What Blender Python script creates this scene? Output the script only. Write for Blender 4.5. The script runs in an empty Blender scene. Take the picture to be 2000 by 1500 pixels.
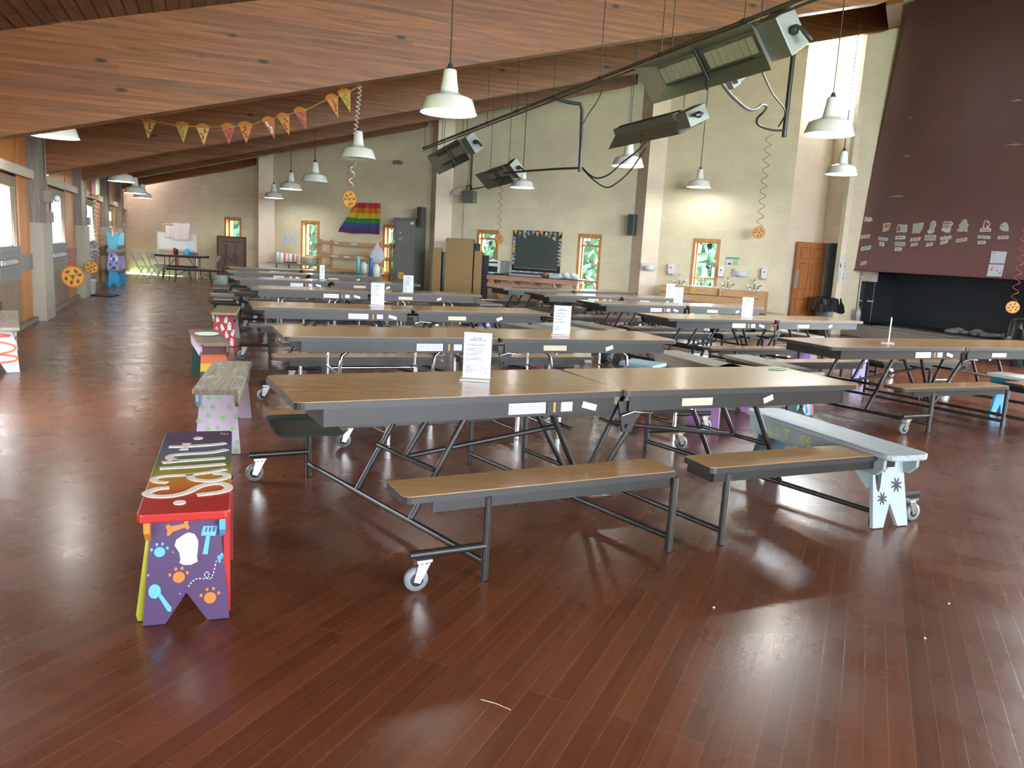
import bpy, bmesh, math, random
from mathutils import Vector, Matrix
random.seed(7)
SC = bpy.context.scene
COL = SC.collection
PI = math.pi
# ------------------------------------------------------------------ camera
F_PX, PITCH, ROLL, EYE = 1530.0, 0.168, 0.056, 1.475
_cp, _sp, _cr, _sr = math.cos(PITCH), math.sin(PITCH), math.cos(ROLL), math.sin(ROLL)
FW = Vector((0, _cp, -_sp)); UP0 = Vector((0, _sp, _cp)); R0 = Vector((1, 0, 0))
RT = _cr * R0 + _sr * UP0; UP = -_sr * R0 + _cr * UP0
CAM = Vector((0, 0, EYE))
def ray(x, y): return FW + RT * ((x - 1000) / F_PX) - UP * ((y - 750) / F_PX)
def atz(x, y, z=0.0):
    d = ray(x, y); return CAM + d * ((z - EYE) / d.z)
def atY(x, y, Y):
    d = ray(x, y); return CAM + d * (Y / d.y)
def onpl(x, y, P, n):
    d = ray(x, y); return CAM + d * ((P - CAM).dot(n) / d.dot(n))
def V(*a): return Vector(a)
cam = bpy.data.cameras.new('camera'); co = bpy.data.objects.new('camera', cam); COL.objects.link(co)
cam.sensor_fit = 'HORIZONTAL'; cam.sensor_width = 36.0; cam.lens = 36.0 * F_PX / 2000; cam.clip_end = 300
M = Matrix.Identity(4)
for i, a in enumerate((RT, UP, -FW)):
    for j in range(3): M[j][i] = a[j]
M.translation = CAM; co.matrix_world = M; SC.camera = co
# ------------------------------------------------------------------ materials
MATS = {}
def nt(name):
    m = bpy.data.materials.new(name); m.use_nodes = True
    t = m.node_tree; t.nodes.clear()
    o = t.nodes.new('ShaderNodeOutputMaterial'); b = t.nodes.new('ShaderNodeBsdfPrincipled')
    t.links.new(b.outputs[0], o.inputs[0]); return m, t, b
def N(t, typ, **kw):
    n = t.nodes.new(typ)
    for k, v in kw.items():
        if k.startswith('i_'):
            key = k[2:]; key = int(key) if key.isdigit() else key.replace('_', ' ')
            n.inputs[key].default_value = v
        else: setattr(n, k, v)
    return n
def L(t, a, b): t.links.new(a, b)
def c4(c): return (c[0], c[1], c[2], 1)
def srgb(r, g, b):
    f = lambda u: (u / 255 / 12.92) if u <= 10 else ((u / 255 + .055) / 1.055) ** 2.4
    return (f(r), f(g), f(b))
def mat(name, rgb, rough=.5, metal=0., var=.12, scale=9., emit=0., bump=0., coat=0.):
    if name in MATS: return MATS[name]
    m, t, b = nt(name)
    tc = N(t, 'ShaderNodeTexCoord'); no = N(t, 'ShaderNodeTexNoise', i_Scale=scale, i_Detail=4.)
    L(t, tc.outputs['Object'], no.inputs['Vector'])
    mx = N(t, 'ShaderNodeMix', data_type='RGBA')
    mx.inputs[6].default_value = c4([max(0, u * (1 - var)) for u in rgb]); mx.inputs[7].default_value = c4([min(1, u * (1 + var)) for u in rgb])
    L(t, no.outputs[0], mx.inputs[0]); L(t, mx.outputs[2], b.inputs['Base Color'])
    b.inputs['Roughness'].default_value = rough; b.inputs['Metallic'].default_value = metal
    if coat: b.inputs['Coat Weight'].default_value = coat
    if emit:
        L(t, mx.outputs[2], b.inputs['Emission Color']); b.inputs['Emission Strength'].default_value = emit
    if bump:
        bp = N(t, 'ShaderNodeBump', i_Strength=bump, i_Distance=.01); L(t, no.outputs[0], bp.inputs['Height']); L(t, bp.outputs[0], b.inputs['Normal'])
    MATS[name] = m; return m
def ramp(t, stops):
    r = N(t, 'ShaderNodeValToRGB'); e = r.color_ramp.elements
    while len(e) < len(stops): e.new(.5)
    for k, (p, c) in zip(e, stops): k.position = p; k.color = c4(c)
    return r
def wood(name, dark, light, rough=.45, scale=(1.5, 22, 22), knots=0., lam=None, dist=2., coat=0., stain=None, bump=.15):
    """wood whose grain runs along the object's own X axis"""
    m, t, b = nt(name)
    tc = N(t, 'ShaderNodeTexCoord'); mp = N(t, 'ShaderNodeMapping'); mp.inputs['Scale'].default_value = scale
    L(t, tc.outputs['Object'], mp.inputs[0])
    no = N(t, 'ShaderNodeTexNoise', i_Scale=1., i_Detail=6., i_Distortion=dist); L(t, mp.outputs[0], no.inputs[0])
    rp = ramp(t, [(.28, dark), (.5, [(a + c) / 2 for a, c in zip(dark, light)]), (.72, light)]); L(t, no.outputs[0], rp.inputs[0])
    col = rp.outputs[0]
    if lam:
        br = N(t, 'ShaderNodeTexBrick', i_Scale=1., i_Brick_Width=lam[0], i_Row_Height=lam[1], i_Mortar_Size=lam[2], i_Mortar_Smooth=.1)
        br.inputs['Color1'].default_value = (.72, .7, .68, 1); br.inputs['Color2'].default_value = (1.15, 1.12, 1.1, 1); br.inputs['Mortar'].default_value = (lam[3],) * 3 + (1,)
        sw = N(t, 'ShaderNodeSeparateXYZ'); cb = N(t, 'ShaderNodeCombineXYZ')
        L(t, tc.outputs['Object'], sw.inputs[0]); L(t, sw.outputs[0], cb.inputs[0]); L(t, sw.outputs[lam[4]], cb.inputs[1]); L(t, cb.outputs[0], br.inputs[0])
        mu = N(t, 'ShaderNodeMix', data_type='RGBA', blend_type='MULTIPLY', i_0=1.); L(t, col, mu.inputs[6]); L(t, br.outputs[0], mu.inputs[7]); col = mu.outputs[2]
    if knots:
        mk = N(t, 'ShaderNodeMapping'); mk.inputs['Scale'].default_value = (1.0, 2.6, 2.6); L(t, tc.outputs['Object'], mk.inputs[0])
        vo = N(t, 'ShaderNodeTexVoronoi', i_Scale=knots); L(t, mk.outputs[0], vo.inputs[0])
        kr = ramp(t, [(.05, (.12, .09, .08)), (.13, (1, 1, 1))]); L(t, vo.outputs['Distance'], kr.inputs[0])
        mu = N(t, 'ShaderNodeMix', data_type='RGBA', blend_type='MULTIPLY', i_0=1.); L(t, col, mu.inputs[6]); L(t, kr.outputs[0], mu.inputs[7]); col = mu.outputs[2]
    if stain:
        n2 = N(t, 'ShaderNodeTexNoise', i_Scale=stain[0], i_Detail=5.); L(t, tc.outputs['Object'], n2.inputs[0])
        sr_ = ramp(t, [(stain[1], (0, 0, 0)), (stain[1] + .08, (1, 1, 1))]); L(t, n2.outputs[0], sr_.inputs[0])
        mu = N(t, 'ShaderNodeMix', data_type='RGBA'); mu.inputs[7].default_value = c4(stain[2]); L(t, sr_.outputs[0], mu.inputs[0]); L(t, col, mu.inputs[6]); col = mu.outputs[2]
    L(t, col, b.inputs['Base Color']); b.inputs['Roughness'].default_value = rough
    if coat: b.inputs['Coat Weight'].default_value = coat; b.inputs['Coat Roughness'].default_value = .15
    bp = N(t, 'ShaderNodeBump', i_Strength=bump, i_Distance=.01); L(t, no.outputs[0], bp.inputs['Height']); L(t, bp.outputs[0], b.inputs['Normal'])
    MATS[name] = m; return m
# floor: narrow reddish boards, laid square to the block wall
def make_floor_mat():
    m, t, b = nt('floor_boards')
    tc = N(t, 'ShaderNodeTexCoord'); mp = N(t, 'ShaderNodeMapping'); mp.inputs['Rotation'].default_value = (0, 0, math.radians(-66))
    L(t, tc.outputs['Object'], mp.inputs[0])
    br = N(t, 'ShaderNodeTexBrick', i_Scale=1., i_Brick_Width=2.3, i_Row_Height=.075, i_Mortar_Size=.0016, i_Mortar_Smooth=.3, i_Bias=-.1, offset=.37, offset_frequency=3)
    br.inputs['Color1'].default_value = c4((.098, .030, .0105)); br.inputs['Color2'].default_value = c4((.135, .042, .0145)); br.inputs['Mortar'].default_value = c4((.15, .075, .05))
    L(t, mp.outputs[0], br.inputs[0])
    ms = N(t, 'ShaderNodeMapping'); ms.inputs['Scale'].default_value = (1.4, 30, 1); L(t, mp.outputs[0], ms.inputs[0])
    no = N(t, 'ShaderNodeTexNoise', i_Scale=1., i_Detail=6., i_Distortion=.6); L(t, ms.outputs[0], no.inputs[0])
    rp = ramp(t, [(.3, (.82, .8, .8)), (.7, (1.15, 1.15, 1.15))]); L(t, no.outputs[0], rp.inputs[0])
    mu = N(t, 'ShaderNodeMix', data_type='RGBA', blend_type='MULTIPLY', i_0=1.); L(t, br.outputs[0], mu.inputs[6]); L(t, rp.outputs[0], mu.inputs[7])
    n2 = N(t, 'ShaderNodeTexNoise', i_Scale=.55, i_Detail=3.); L(t, tc.outputs['Object'], n2.inputs[0])
    r2 = ramp(t, [(.35, (.85, .78, .78)), (.65, (1.1, 1.1, 1.1))]); L(t, n2.outputs[0], r2.inputs[0])
    m2 = N(t, 'ShaderNodeMix', data_type='RGBA', blend_type='MULTIPLY', i_0=1.); L(t, mu.outputs[2], m2.inputs[6]); L(t, r2.outputs[0], m2.inputs[7])
    L(t, m2.outputs[2], b.inputs['Base Color'])
    n3 = N(t, 'ShaderNodeTexNoise', i_Scale=3., i_Detail=4.); L(t, tc.outputs['Object'], n3.inputs[0])
    mr = N(t, 'ShaderNodeMapRange', i_1=.3, i_2=.7, i_3=.24, i_4=.32); L(t, n3.outputs[0], mr.inputs[0]); L(t, mr.outputs[0], b.inputs['Roughness'])
    b.inputs['IOR'].default_value = 1.5
    b.inputs['Coat Weight'].default_value = .2; b.inputs['Coat Roughness'].default_value = .2
    mb_ = N(t, 'ShaderNodeMapping'); mb_.inputs['Scale'].default_value = (5, 26, 1); L(t, mp.outputs[0], mb_.inputs[0])
    n4 = N(t, 'ShaderNodeTexNoise', i_Scale=1., i_Detail=3.); L(t, mb_.outputs[0], n4.inputs[0])
    ad = N(t, 'ShaderNodeMath', operation='MULTIPLY_ADD'); L(t, br.outputs['Fac'], ad.inputs[0]); ad.inputs[1].default_value = -.6; L(t, n4.outputs[0], ad.inputs[2])
    bp = N(t, 'ShaderNodeBump', i_Strength=.10, i_Distance=.004); L(t, ad.outputs[0], bp.inputs['Height']); L(t, bp.outputs[0], b.inputs['Normal']); L(t, bp.outputs[0], b.inputs['Coat Normal'])
    MATS['floor'] = m; return m
def block_mat(name, rgb, mortar, rough=.6, bw=.4064, rh=.2032, msz=.006, bump=.5):
    """painted block courses read from the wall's own UV (metres)"""
    m, t, b = nt(name)
    uv = N(t, 'ShaderNodeUVMap')
    br = N(t, 'ShaderNodeTexBrick', i_Scale=1., i_Brick_Width=bw, i_Row_Height=rh, i_Mortar_Size=msz, i_Mortar_Smooth=.4)
    br.inputs['Color1'].default_value = c4([u * .97 for u in rgb]); br.inputs['Color2'].default_value = c4([min(1, u * 1.03) for u in rgb]); br.inputs['Mortar'].default_value = c4(mortar)
    L(t, uv.outputs[0], br.inputs[0])
    no = N(t, 'ShaderNodeTexNoise', i_Scale=1.3, i_Detail=5.); L(t, uv.outputs[0], no.inputs[0])
    rp = ramp(t, [(.3, (.92, .92, .92)), (.7, (1.06, 1.06, 1.06))]); L(t, no.outputs[0], rp.inputs[0])
    mu = N(t, 'ShaderNodeMix', data_type='RGBA', blend_type='MULTIPLY', i_0=1.); L(t, br.outputs[0], mu.inputs[6]); L(t, rp.outputs[0], mu.inputs[7])
    L(t, mu.outputs[2], b.inputs['Base Color']); b.inputs['Roughness'].default_value = rough
    n2 = N(t, 'ShaderNodeTexNoise', i_Scale=60., i_Detail=3.); L(t, uv.outputs[0], n2.inputs[0])
    ad = N(t, 'ShaderNodeMath', operation='MULTIPLY_ADD'); L(t, n2.outputs[0], ad.inputs[0]); ad.inputs[1].default_value = .25
    iv = N(t, 'ShaderNodeMath', operation='MULTIPLY', i_1=-1.); L(t, br.outputs['Fac'], iv.inputs[0]); L(t, iv.outputs[0], ad.inputs[2])
    bp = N(t, 'ShaderNodeBump', i_Strength=bump, i_Distance=.012); L(t, ad.outputs[0], bp.inputs['Height']); L(t, bp.outputs[0], b.inputs['Normal'])
    MATS[name] = m; return m
def grad_mat(name, stops, rough=.5, axis=0, noise=.06, hard=False):
    """colour bands along one of the object's own Generated axes (painted on)"""
    m, t, b = nt(name)
    tc = N(t, 'ShaderNodeTexCoord'); sp = N(t, 'ShaderNodeSeparateXYZ'); L(t, tc.outputs['Generated'], sp.inputs[0])
    no = N(t, 'ShaderNodeTexNoise', i_Scale=4.); L(t, tc.outputs['Generated'], no.inputs[0])
    ad = N(t, 'ShaderNodeMath', operation='MULTIPLY_ADD'); L(t, no.outputs[0], ad.inputs[0]); ad.inputs[1].default_value = noise; L(t, sp.outputs[axis], ad.inputs[2])
    rp = ramp(t, stops)
    if hard: rp.color_ramp.interpolation = 'CONSTANT'
    L(t, ad.outputs[0], rp.inputs[0]); L(t, rp.outputs[0], b.inputs['Base Color']); b.inputs['Roughness'].default_value = rough
    MATS[name] = m; return m
def glass_mat():
    m, t, b = nt('window_glass'); t.nodes.remove(b)
    o = [n for n in t.nodes if n.type == 'OUTPUT_MATERIAL'][0]
    tr = N(t, 'ShaderNodeBsdfTransparent'); gl = N(t, 'ShaderNodeBsdfGlossy', i_Roughness=.03); lw = N(t, 'ShaderNodeLayerWeight', i_Blend=.25); fr = N(t, 'ShaderNodeMath', operation='MULTIPLY', i_1=.22); L(t, lw.outputs['Facing'], fr.inputs[0]); mx = N(t, 'ShaderNodeMixShader')
    tc = N(t, 'ShaderNodeTexCoord'); no = N(t, 'ShaderNodeTexNoise', i_Scale=2.); L(t, tc.outputs['Object'], no.inputs[0])
    rp = ramp(t, [(.3, (.93, .96, .95)), (.7, (.98, .99, .98))]); L(t, no.outputs[0], rp.inputs[0]); L(t, rp.outputs[0], tr.inputs[0])
    L(t, fr.outputs[0], mx.inputs[0]); L(t, tr.outputs[0], mx.inputs[1]); L(t, gl.outputs[0], mx.inputs[2]); L(t, mx.outputs[0], o.inputs[0])
    MATS['glass'] = m; return m
def cloth_mat(name, rgb, transl=.5, rough=.9):
    m, t, b = nt(name); o = [n for n in t.nodes if n.type == 'OUTPUT_MATERIAL'][0]
    tc = N(t, 'ShaderNodeTexCoord'); no = N(t, 'ShaderNodeTexNoise', i_Scale=6.); L(t, tc.outputs['Object'], no.inputs[0])
    rp = ramp(t, [(.3, [u * .9 for u in rgb]), (.7, rgb)]); L(t, no.outputs[0], rp.inputs[0]); L(t, rp.outputs[0], b.inputs['Base Color']); b.inputs['Roughness'].default_value = rough
    tl = N(t, 'ShaderNodeBsdfTranslucent'); L(t, rp.outputs[0], tl.inputs[0]); mx = N(t, 'ShaderNodeMixShader', i_0=transl)
    L(t, b.outputs[0], mx.inputs[1]); L(t, tl.outputs[0], mx.inputs[2]); L(t, mx.outputs[0], o.inputs[0])
    MATS[name] = m; return m
# ------------------------------------------------------------------ mesh builder
class MB:
    def __init__(s): s.v = []; s.f = []; s.uv = {}; s.sm = set()
    def add(s, vs, fs, uvs=None, smooth=False):
        o = len(s.v); s.v += [tuple(p) for p in vs]
        for k, f in enumerate(fs):
            if smooth: s.sm.add(len(s.f))
            if uvs: s.uv[len(s.f)] = uvs[k]
            s.f.append(tuple(i + o for i in f))
        return s
    def box(s, x0, x1, y0, y1, z0, z1):
        vs = [(x, y, z) for z in (z0, z1) for y in (y0, y1) for x in (x0, x1)]
        return s.add(vs, [(0, 2, 3, 1), (4, 5, 7, 6), (0, 1, 5, 4), (2, 6, 7, 3), (0, 4, 6, 2), (1, 3, 7, 5)])
    def fbox(s, O, ux, uy, uz):
        O = Vector(O); ux = Vector(ux); uy = Vector(uy); uz = Vector(uz)
        vs = [O + a * ux + b * uy + c * uz for c in (0, 1) for b in (0, 1) for a in (0, 1)]
        fs = [(0, 2, 3, 1), (4, 5, 7, 6), (0, 1, 5, 4), (2, 6, 7, 3), (0, 4, 6, 2), (1, 3, 7, 5)]
        if ux.cross(uy).dot(uz) < 0: fs = [f[::-1] for f in fs]
        return s.add(vs, fs)
    def bar(s, A, B, w, h, up=(0, 0, 1)):
        A = Vector(A); B = Vector(B); d = B - A; u = Vector(up); y = u.cross(d)
        if y.length < 1e-6: y = Vector((0, 1, 0)).cross(d)
        y.normalize(); z = d.cross(y).normalized()
        return s.fbox(A - y * w / 2 - z * h / 2, d, y * w, z * h)
    def tube(s, pts, r, n=8, cap=True, closed=False):
        pts = [Vector(p) for p in pts]; K = len(pts); rings = []; prev = None
        for i, p in enumerate(pts):
            a = pts[(i - 1) % K] if (closed or i > 0) else p; b = pts[(i + 1) % K] if (closed or i < K - 1) else p
            d = (b - a); d = d.normalized() if d.length > 1e-9 else Vector((0, 0, 1))
            if prev is None:
                x = d.orthogonal().normalized()
            else:
                x = prev - d * prev.dot(d); x = x.normalized() if x.length > 1e-6 else d.orthogonal().normalized()
            prev = x; y = d.cross(x); rr = r[i] if isinstance(r, (list, tuple)) else r
            rings.append([p + (x * math.cos(2 * PI * k / n) + y * math.sin(2 * PI * k / n)) * rr for k in range(n)])
        vs = [q for rg in rings for q in rg]; fs = []
        for i in range(K if closed else K - 1):
            j = (i + 1) % K
            for k in range(n): fs.append((i * n + k, i * n + (k + 1) % n, j * n + (k + 1) % n, j * n + k))
        s.add(vs, fs, smooth=True)
        if cap and not closed:
            s.add(rings[0], [tuple(range(n))[::-1]]); s.add(rings[-1], [tuple(range(n))])
        return s
    def lathe(s, prof, n=24, O=(0, 0, 0), ax=None, sx=1, sy=1):
        O = Vector(O)
        if ax is None: X, Y, Z = Vector((1, 0, 0)), Vector((0, 1, 0)), Vector((0, 0, 1))
        else:
            Z = Vector(ax).normalized(); X = Z.orthogonal().normalized(); Y = Z.cross(X)
        vs = []; fs = []; m = len(prof)
        for (r, z) in prof:
            for k in range(n):
                a = 2 * PI * k / n; vs.append(O + X * (r * math.cos(a) * sx) + Y * (r * math.sin(a) * sy) + Z * z)
        for i in range(m - 1):
            for k in range(n): fs.append((i * n + k, i * n + (k + 1) % n, (i + 1) * n + (k + 1) % n, (i + 1) * n + k))
        return s.add(vs, fs, smooth=True)
    def prism(s, poly, O, ux, uy, t, smooth=False):
        """extrude 2-D polygon from plane O+a*ux+b*uy along ux x uy by t"""
        O = Vector(O); ux = Vector(ux); uy = Vector(uy); n = ux.cross(uy).normalized()
        A = [O + ux * a + uy * b for a, b in poly]; B = [p + n * t for p in A]; K = len(poly)
        area = sum(poly[i][0] * poly[(i + 1) % K][1] - poly[(i + 1) % K][0] * poly[i][1] for i in range(K))
        fs = [tuple(range(K))[::-1], tuple(range(K, 2 * K))] + [(i, (i + 1) % K, K + (i + 1) % K, K + i) for i in range(K)]
        if (area < 0) != (t < 0): fs = [f[::-1] for f in fs]
        return s.add(A + B, fs)
    def ball(s, O, r, n=12, m=8, sz=1.):
        return s.lathe([(max(1e-4, r * math.sin(PI * i / m)), -r * sz * math.cos(PI * i / m)) for i in range(m + 1)], n, O)
    def build(s, name, material, parent=None, bevel=0., seg=2, flat=False):
        me = bpy.data.meshes.new(name); me.from_pydata(s.v, [], s.f)
        if s.uv:
            ul = me.uv_layers.new(name='UVMap')
            for fi, u in s.uv.items():
                for k, li in enumerate(me.polygons[fi].loop_indices): ul.data[li].uv = u[k]
        for i in s.sm: me.polygons[i].use_smooth = not flat
        if not isinstance(material, (list, tuple)): material = [material]
        for mm in material: me.materials.append(mm)
        me.update(); o = bpy.data.objects.new(name, me); COL.objects.link(o)
        if parent is not None: o.parent = parent
        if bevel:
            b = o.modifiers.new('bevel', 'BEVEL'); b.width = bevel; b.segments = seg; b.limit_method = 'ANGLE'; b.angle_limit = .7
        return o
def tag(o, label=None, cat=None, group=None, kind=None):
    if label: o['label'] = label
    if cat: o['category'] = cat
    if group: o['group'] = group
    if kind: o['kind'] = kind
    return o
def thing(name, label, cat, loc=(0, 0, 0), rz=0., group=None):
    o = bpy.data.objects.new(name, None); COL.objects.link(o); o.location = loc; o.rotation_euler = (0, 0, rz); o.empty_display_size = .2
    return tag(o, label, cat, group)
def structure(o): o['kind'] = 'structure'; return o
def rrect(w, h, r, n=4):
    p = []
    for cx, cy, a0 in ((w / 2 - r, h / 2 - r, 0), (-w / 2 + r, h / 2 - r, 90), (-w / 2 + r, -h / 2 + r, 180), (w / 2 - r, -h / 2 + r, 270)):
        for k in range(n + 1):
            a = math.radians(a0 + 90 * k / n); p.append((cx + r * math.cos(a), cy + r * math.sin(a)))
    return p
def ell(cx, cy, a, b=None, n=18, rot=0.):
    b = a if b is None else b
    return [(cx + a * math.cos(q) * math.cos(rot) - b * math.sin(q) * math.sin(rot), cy + a * math.cos(q) * math.sin(rot) + b * math.sin(q) * math.cos(rot)) for q in (2 * PI * k / n for k in range(n))]
def ribbon(mb, pts, w, O, ux, uy, t):
    """flat painted stroke: pts in 2-D, w width or list"""
    K = len(pts); Lf = []; Rt = []
    for i, p in enumerate(pts):
        a = pts[max(0, i - 1)]; b = pts[min(K - 1, i + 1)]; dx, dy = b[0] - a[0], b[1] - a[1]; l = math.hypot(dx, dy) or 1
        ww = (w[i] if isinstance(w, (list, tuple)) else w) / 2
        Lf.append((p[0] - dy / l * ww, p[1] + dx / l * ww)); Rt.append((p[0] + dy / l * ww, p[1] - dx / l * ww))
    for i in range(K - 1): mb.prism([Lf[i], Rt[i], Rt[i + 1], Lf[i + 1]], O, ux, uy, t)
    return mb
def smooth_pts(P, n=6):
    out = []
    for i in range(len(P) - 1):
        p0 = P[max(0, i - 1)]; p1 = P[i]; p2 = P[i + 1]; p3 = P[min(len(P) - 1, i + 2)]
        for k in range(n):
            t = k / n
            out.append(tuple(.5 * ((2 * p1[j]) + (-p0[j] + p2[j]) * t + (2 * p0[j] - 5 * p1[j] + 4 * p2[j] - p3[j]) * t * t + (-p0[j] + 3 * p1[j] - 3 * p2[j] + p3[j]) * t ** 3) for j in range(len(p1))))
    out.append(tuple(P[-1])); return out
def text_into(mb, s, size, O, ux, uy, t=.001, align='CENTER'):
    cu = bpy.data.curves.new('lettering', 'FONT'); cu.body = s; cu.size = size; cu.align_x = align; cu.align_y = 'CENTER'; cu.resolution_u = 3
    ob = bpy.data.objects.new('lettering', cu); COL.objects.link(ob)
    dg = bpy.context.evaluated_depsgraph_get(); me = ob.evaluated_get(dg).to_mesh()
    O = Vector(O); ux = Vector(ux); uy = Vector(uy); n = ux.cross(uy).normalized()
    mb.add([O + ux * v.co.x + uy * v.co.y + n * t for v in me.vertices], [tuple(p.vertices) for p in me.polygons])
    ob.evaluated_get(dg).to_mesh_clear(); bpy.data.objects.remove(ob); bpy.data.curves.remove(cu)
def dup(root, loc, rz, label, group=None):
    r = root.copy(); COL.objects.link(r); r.location = loc; r.rotation_euler = (0, 0, rz); r['label'] = label
    if group: r['group'] = group
    for ch in root.children:
        c = ch.copy(); COL.objects.link(c); c.parent = r
        for g in ch.children:
            d = g.copy(); COL.objects.link(d); d.parent = c
    return r
# ------------------------------------------------------------------ palette
FLOOR = make_floor_mat(); GLASS = glass_mat()
BEAM = wood('beam_wood', (.118, .038, .010), (.25, .090, .025), rough=.5, scale=(.5, 14, 14), knots=1.5, lam=(3.2, .042, .0008, .55, 2), dist=3.)
DECK = wood('deck_wood', (.075, .026, .012), (.17, .062, .026), rough=.6, scale=(.8, 12, 12), lam=(4.5, .135, .012, .12, 1), dist=2., stain=(1.1, .62, (.42, .33, .24)))
BLOCK = block_mat('painted_block', (.68, .62, .44), (.76, .70, .52))
LITBLOCK = block_mat('warm_lit_block', (.70, .595, .47), (.78, .68, .56))  # wall block tinted pinker: warm light on these faces is in the colour
BRICK = block_mat('soot_brick', (.020, .026, .032), (.045, .052, .058), rough=.7, bw=.22, rh=.075, msz=.006, bump=.7)
PANEL = wood('panel_plywood', (.30, .098, .017), (.50, .19, .035), rough=.4, scale=(2, 2, .5), dist=1.2, bump=.03)
POSTW = wood('grey_post_wood', (.13, .105, .085), (.24, .20, .165), rough=.6, scale=(14, 14, .8))
DOORW = wood('door_brown_wood', (.13, .085, .055), (.23, .155, .105), rough=.5, scale=(14, 14, .8))
GREYB = wood('grey_board', (.11, .11, .11), (.21, .205, .20), rough=.5, scale=(1, 14, 14))
RAILW = wood('rail_wood', (.33, .27, .21), (.5, .43, .35), rough=.5, scale=(1, 10, 10))
WINW = wood('window_wood', (.36, .15, .05), (.55, .26, .09), rough=.4, scale=(14, 14, .9))
PINE = wood('pine_wood', (.42, .23, .10), (.62, .38, .19), rough=.5, scale=(1, 12, 12), knots=1.2)
DOORP = wood('pine_door_wood', (.30, .10, .03), (.47, .18, .06), rough=.4, scale=(12, 12, .7))
TOP = wood('oak_laminate', (.30, .165, .064), (.385, .222, .092), rough=.24, scale=(2.2, 40, 40), dist=.6, bump=.02, coat=.25)
EDGE = mat('dark_edge', (.022, .022, .024), .42)
FRAME = mat('charcoal_steel', (.022, .021, .020), .38, .25)
CHROME = mat('chrome', (.62, .64, .66), .14, 1.)
ZINC = mat('zinc', (.55, .56, .57), .3, .9)
RUBBER = mat('grey_rubber', (.17, .185, .20), .5)
HUB = mat('dark_hub', (.05, .05, .055), .5)
WHITE = mat('white_paint', (.72, .72, .72), .4)
PAPER = mat('paper', (.60, .66, .74), .6)
INK = mat('ink', (.06, .065, .075), .7)
BLACK = mat('black_plastic', (.015, .016, .017), .4)
DGREY = mat('dark_grey_metal', (.09, .095, .09), .4, .2)
MAROON = mat('maroon_metal', (.165, .078, .08), .5, 0, .18, 1.6)
ENAMEL = mat('white_enamel', (.78, .80, .74), .16)
BULB = mat('lit_bulb', (1., .97, .9), .5, 0, .01, 5, emit=80.)
CORD = mat('dark_cord', (.03, .028, .026), .5)
CEMENT = mat('hearth_stone', (.27, .26, .24), .7, 0, .25, 5, bump=.3)
CREAM = mat('cream_block', (.55, .51, .42), .6, 0, .1, 6)
E1 = V(.9302, .3671, 0).normalized(); E2 = V(-E1.y, E1.x, 0)
def ztop(x, y): return .235 * x + .121 * y + 3.675      # underside of the roof deck
# ------------------------------------------------------------------ floor
mb = MB(); FLP = [(1.6, -10.), (18.4, -6.6), (18.4, 2.), (9.6, 19.9), (6.3, 18.95), (-10.6, 26.85), (-13.6, 26.6)]
mb.add([(x, y, 0) for x, y in FLP], [tuple(range(7))]); mb.add([(x, y, -.1) for x, y in FLP], [tuple(range(7))[::-1]])
structure(mb.build('floor', FLOOR))
# ------------------------------------------------------------------ roof deck (its own X axis runs along the boards, square to the beams)
dn = V(-.235, -.121, 1).normalized(); dx = (E2 - dn * E2.dot(dn)).normalized(); dy = dn.cross(dx)
Od = V(0, 10, ztop(0, 10)); mb = MB()
DK = [(.9, -9.9), (-13.35, 25.6), (-13.4, 26.9), (-10.4, 27.0), (6.5, 19.05), (7.3, 19.6), (9.4, 20.4), (12.6, 13.), (18.8, -2.), (18.8, -6.9)]
poly = []
for x, y in DK:
    q = V(x, y, ztop(x, y)) - Od; poly.append((q.dot(dx), q.dot(dy)))
mb.prism(poly, (0, 0, 0), (1, 0, 0), (0, 1, 0), .12)
deck = mb.build('ceiling', DECK); Mx = Matrix.Identity(4)
for i, a in enumerate((dx, dy, dn)):
    for j in range(3): Mx[j][i] = a[j]
Mx.translation = Od; deck.matrix_world = Mx; structure(deck)
# ------------------------------------------------------------------ beams
def beam(P0, P1, th, label, z0, z1):
    P0 = V(P0[0], P0[1], z0); P1 = V(P1[0], P1[1], z1)
    d = P1 - P0; h = V(d.x, d.y, 0); ang = math.atan2(d.y, d.x); ln = h.length
    o = bpy.data.objects.new('roof_beam', None)
    mbm = MB(); nrm = [0, th]
    pr_ = []
    for k in (0, ln):
        q = P0 + d * (k / ln); pr_.append((k, q.z - z0, ztop(q.x, q.y) - z0 + .01))
    vs = []
    for y in (0, th):
        for (k, zb, zt_) in pr_: vs += [(k, y, zb), (k, y, zt_)]
    mbm.add(vs, [(0, 2, 3, 1), (4, 5, 7, 6), (0, 4, 6, 2), (1, 3, 7, 5), (0, 1, 5, 4), (2, 6, 7, 3)])
    o = mbm.build('roof_beam', BEAM); o.location = P0; o.rotation_euler = (0, 0, ang)
    return tag(o, label, 'beam', 'laminated roof beams')
B1A, B1B = V(-5.95, 8.35, 0), V(-5.95 + .945, 8.35 + .327, 0)
_d = (B1B - B1A).normalized(); _n = V(-_d.y, _d.x, 0)
_q0 = onpl(0, 267, B1A, _n); _q1 = onpl(1733, 2, B1A, _n); _sl = (_q1.z - _q0.z) / (_q1 - _q0).xy.length
_z0 = _q0.z - _sl * (_q0 - B1A).xy.length
BEAMS = [((B1A.x, B1A.y), (_q1.x, _q1.y), _z0, _q1.z), ((-7.55, 12.62), (7.5, 17.55), 2.27, 6.49), ((-9.31, 16.69), (2.68, 20.32), 2.40, 5.69),
         ((-11.08, 21.07), (-2.76, 22.86), 2.62, 4.78), ((-12.75, 25.2), (-8.46, 25.51), 2.70, 3.71)]
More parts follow.
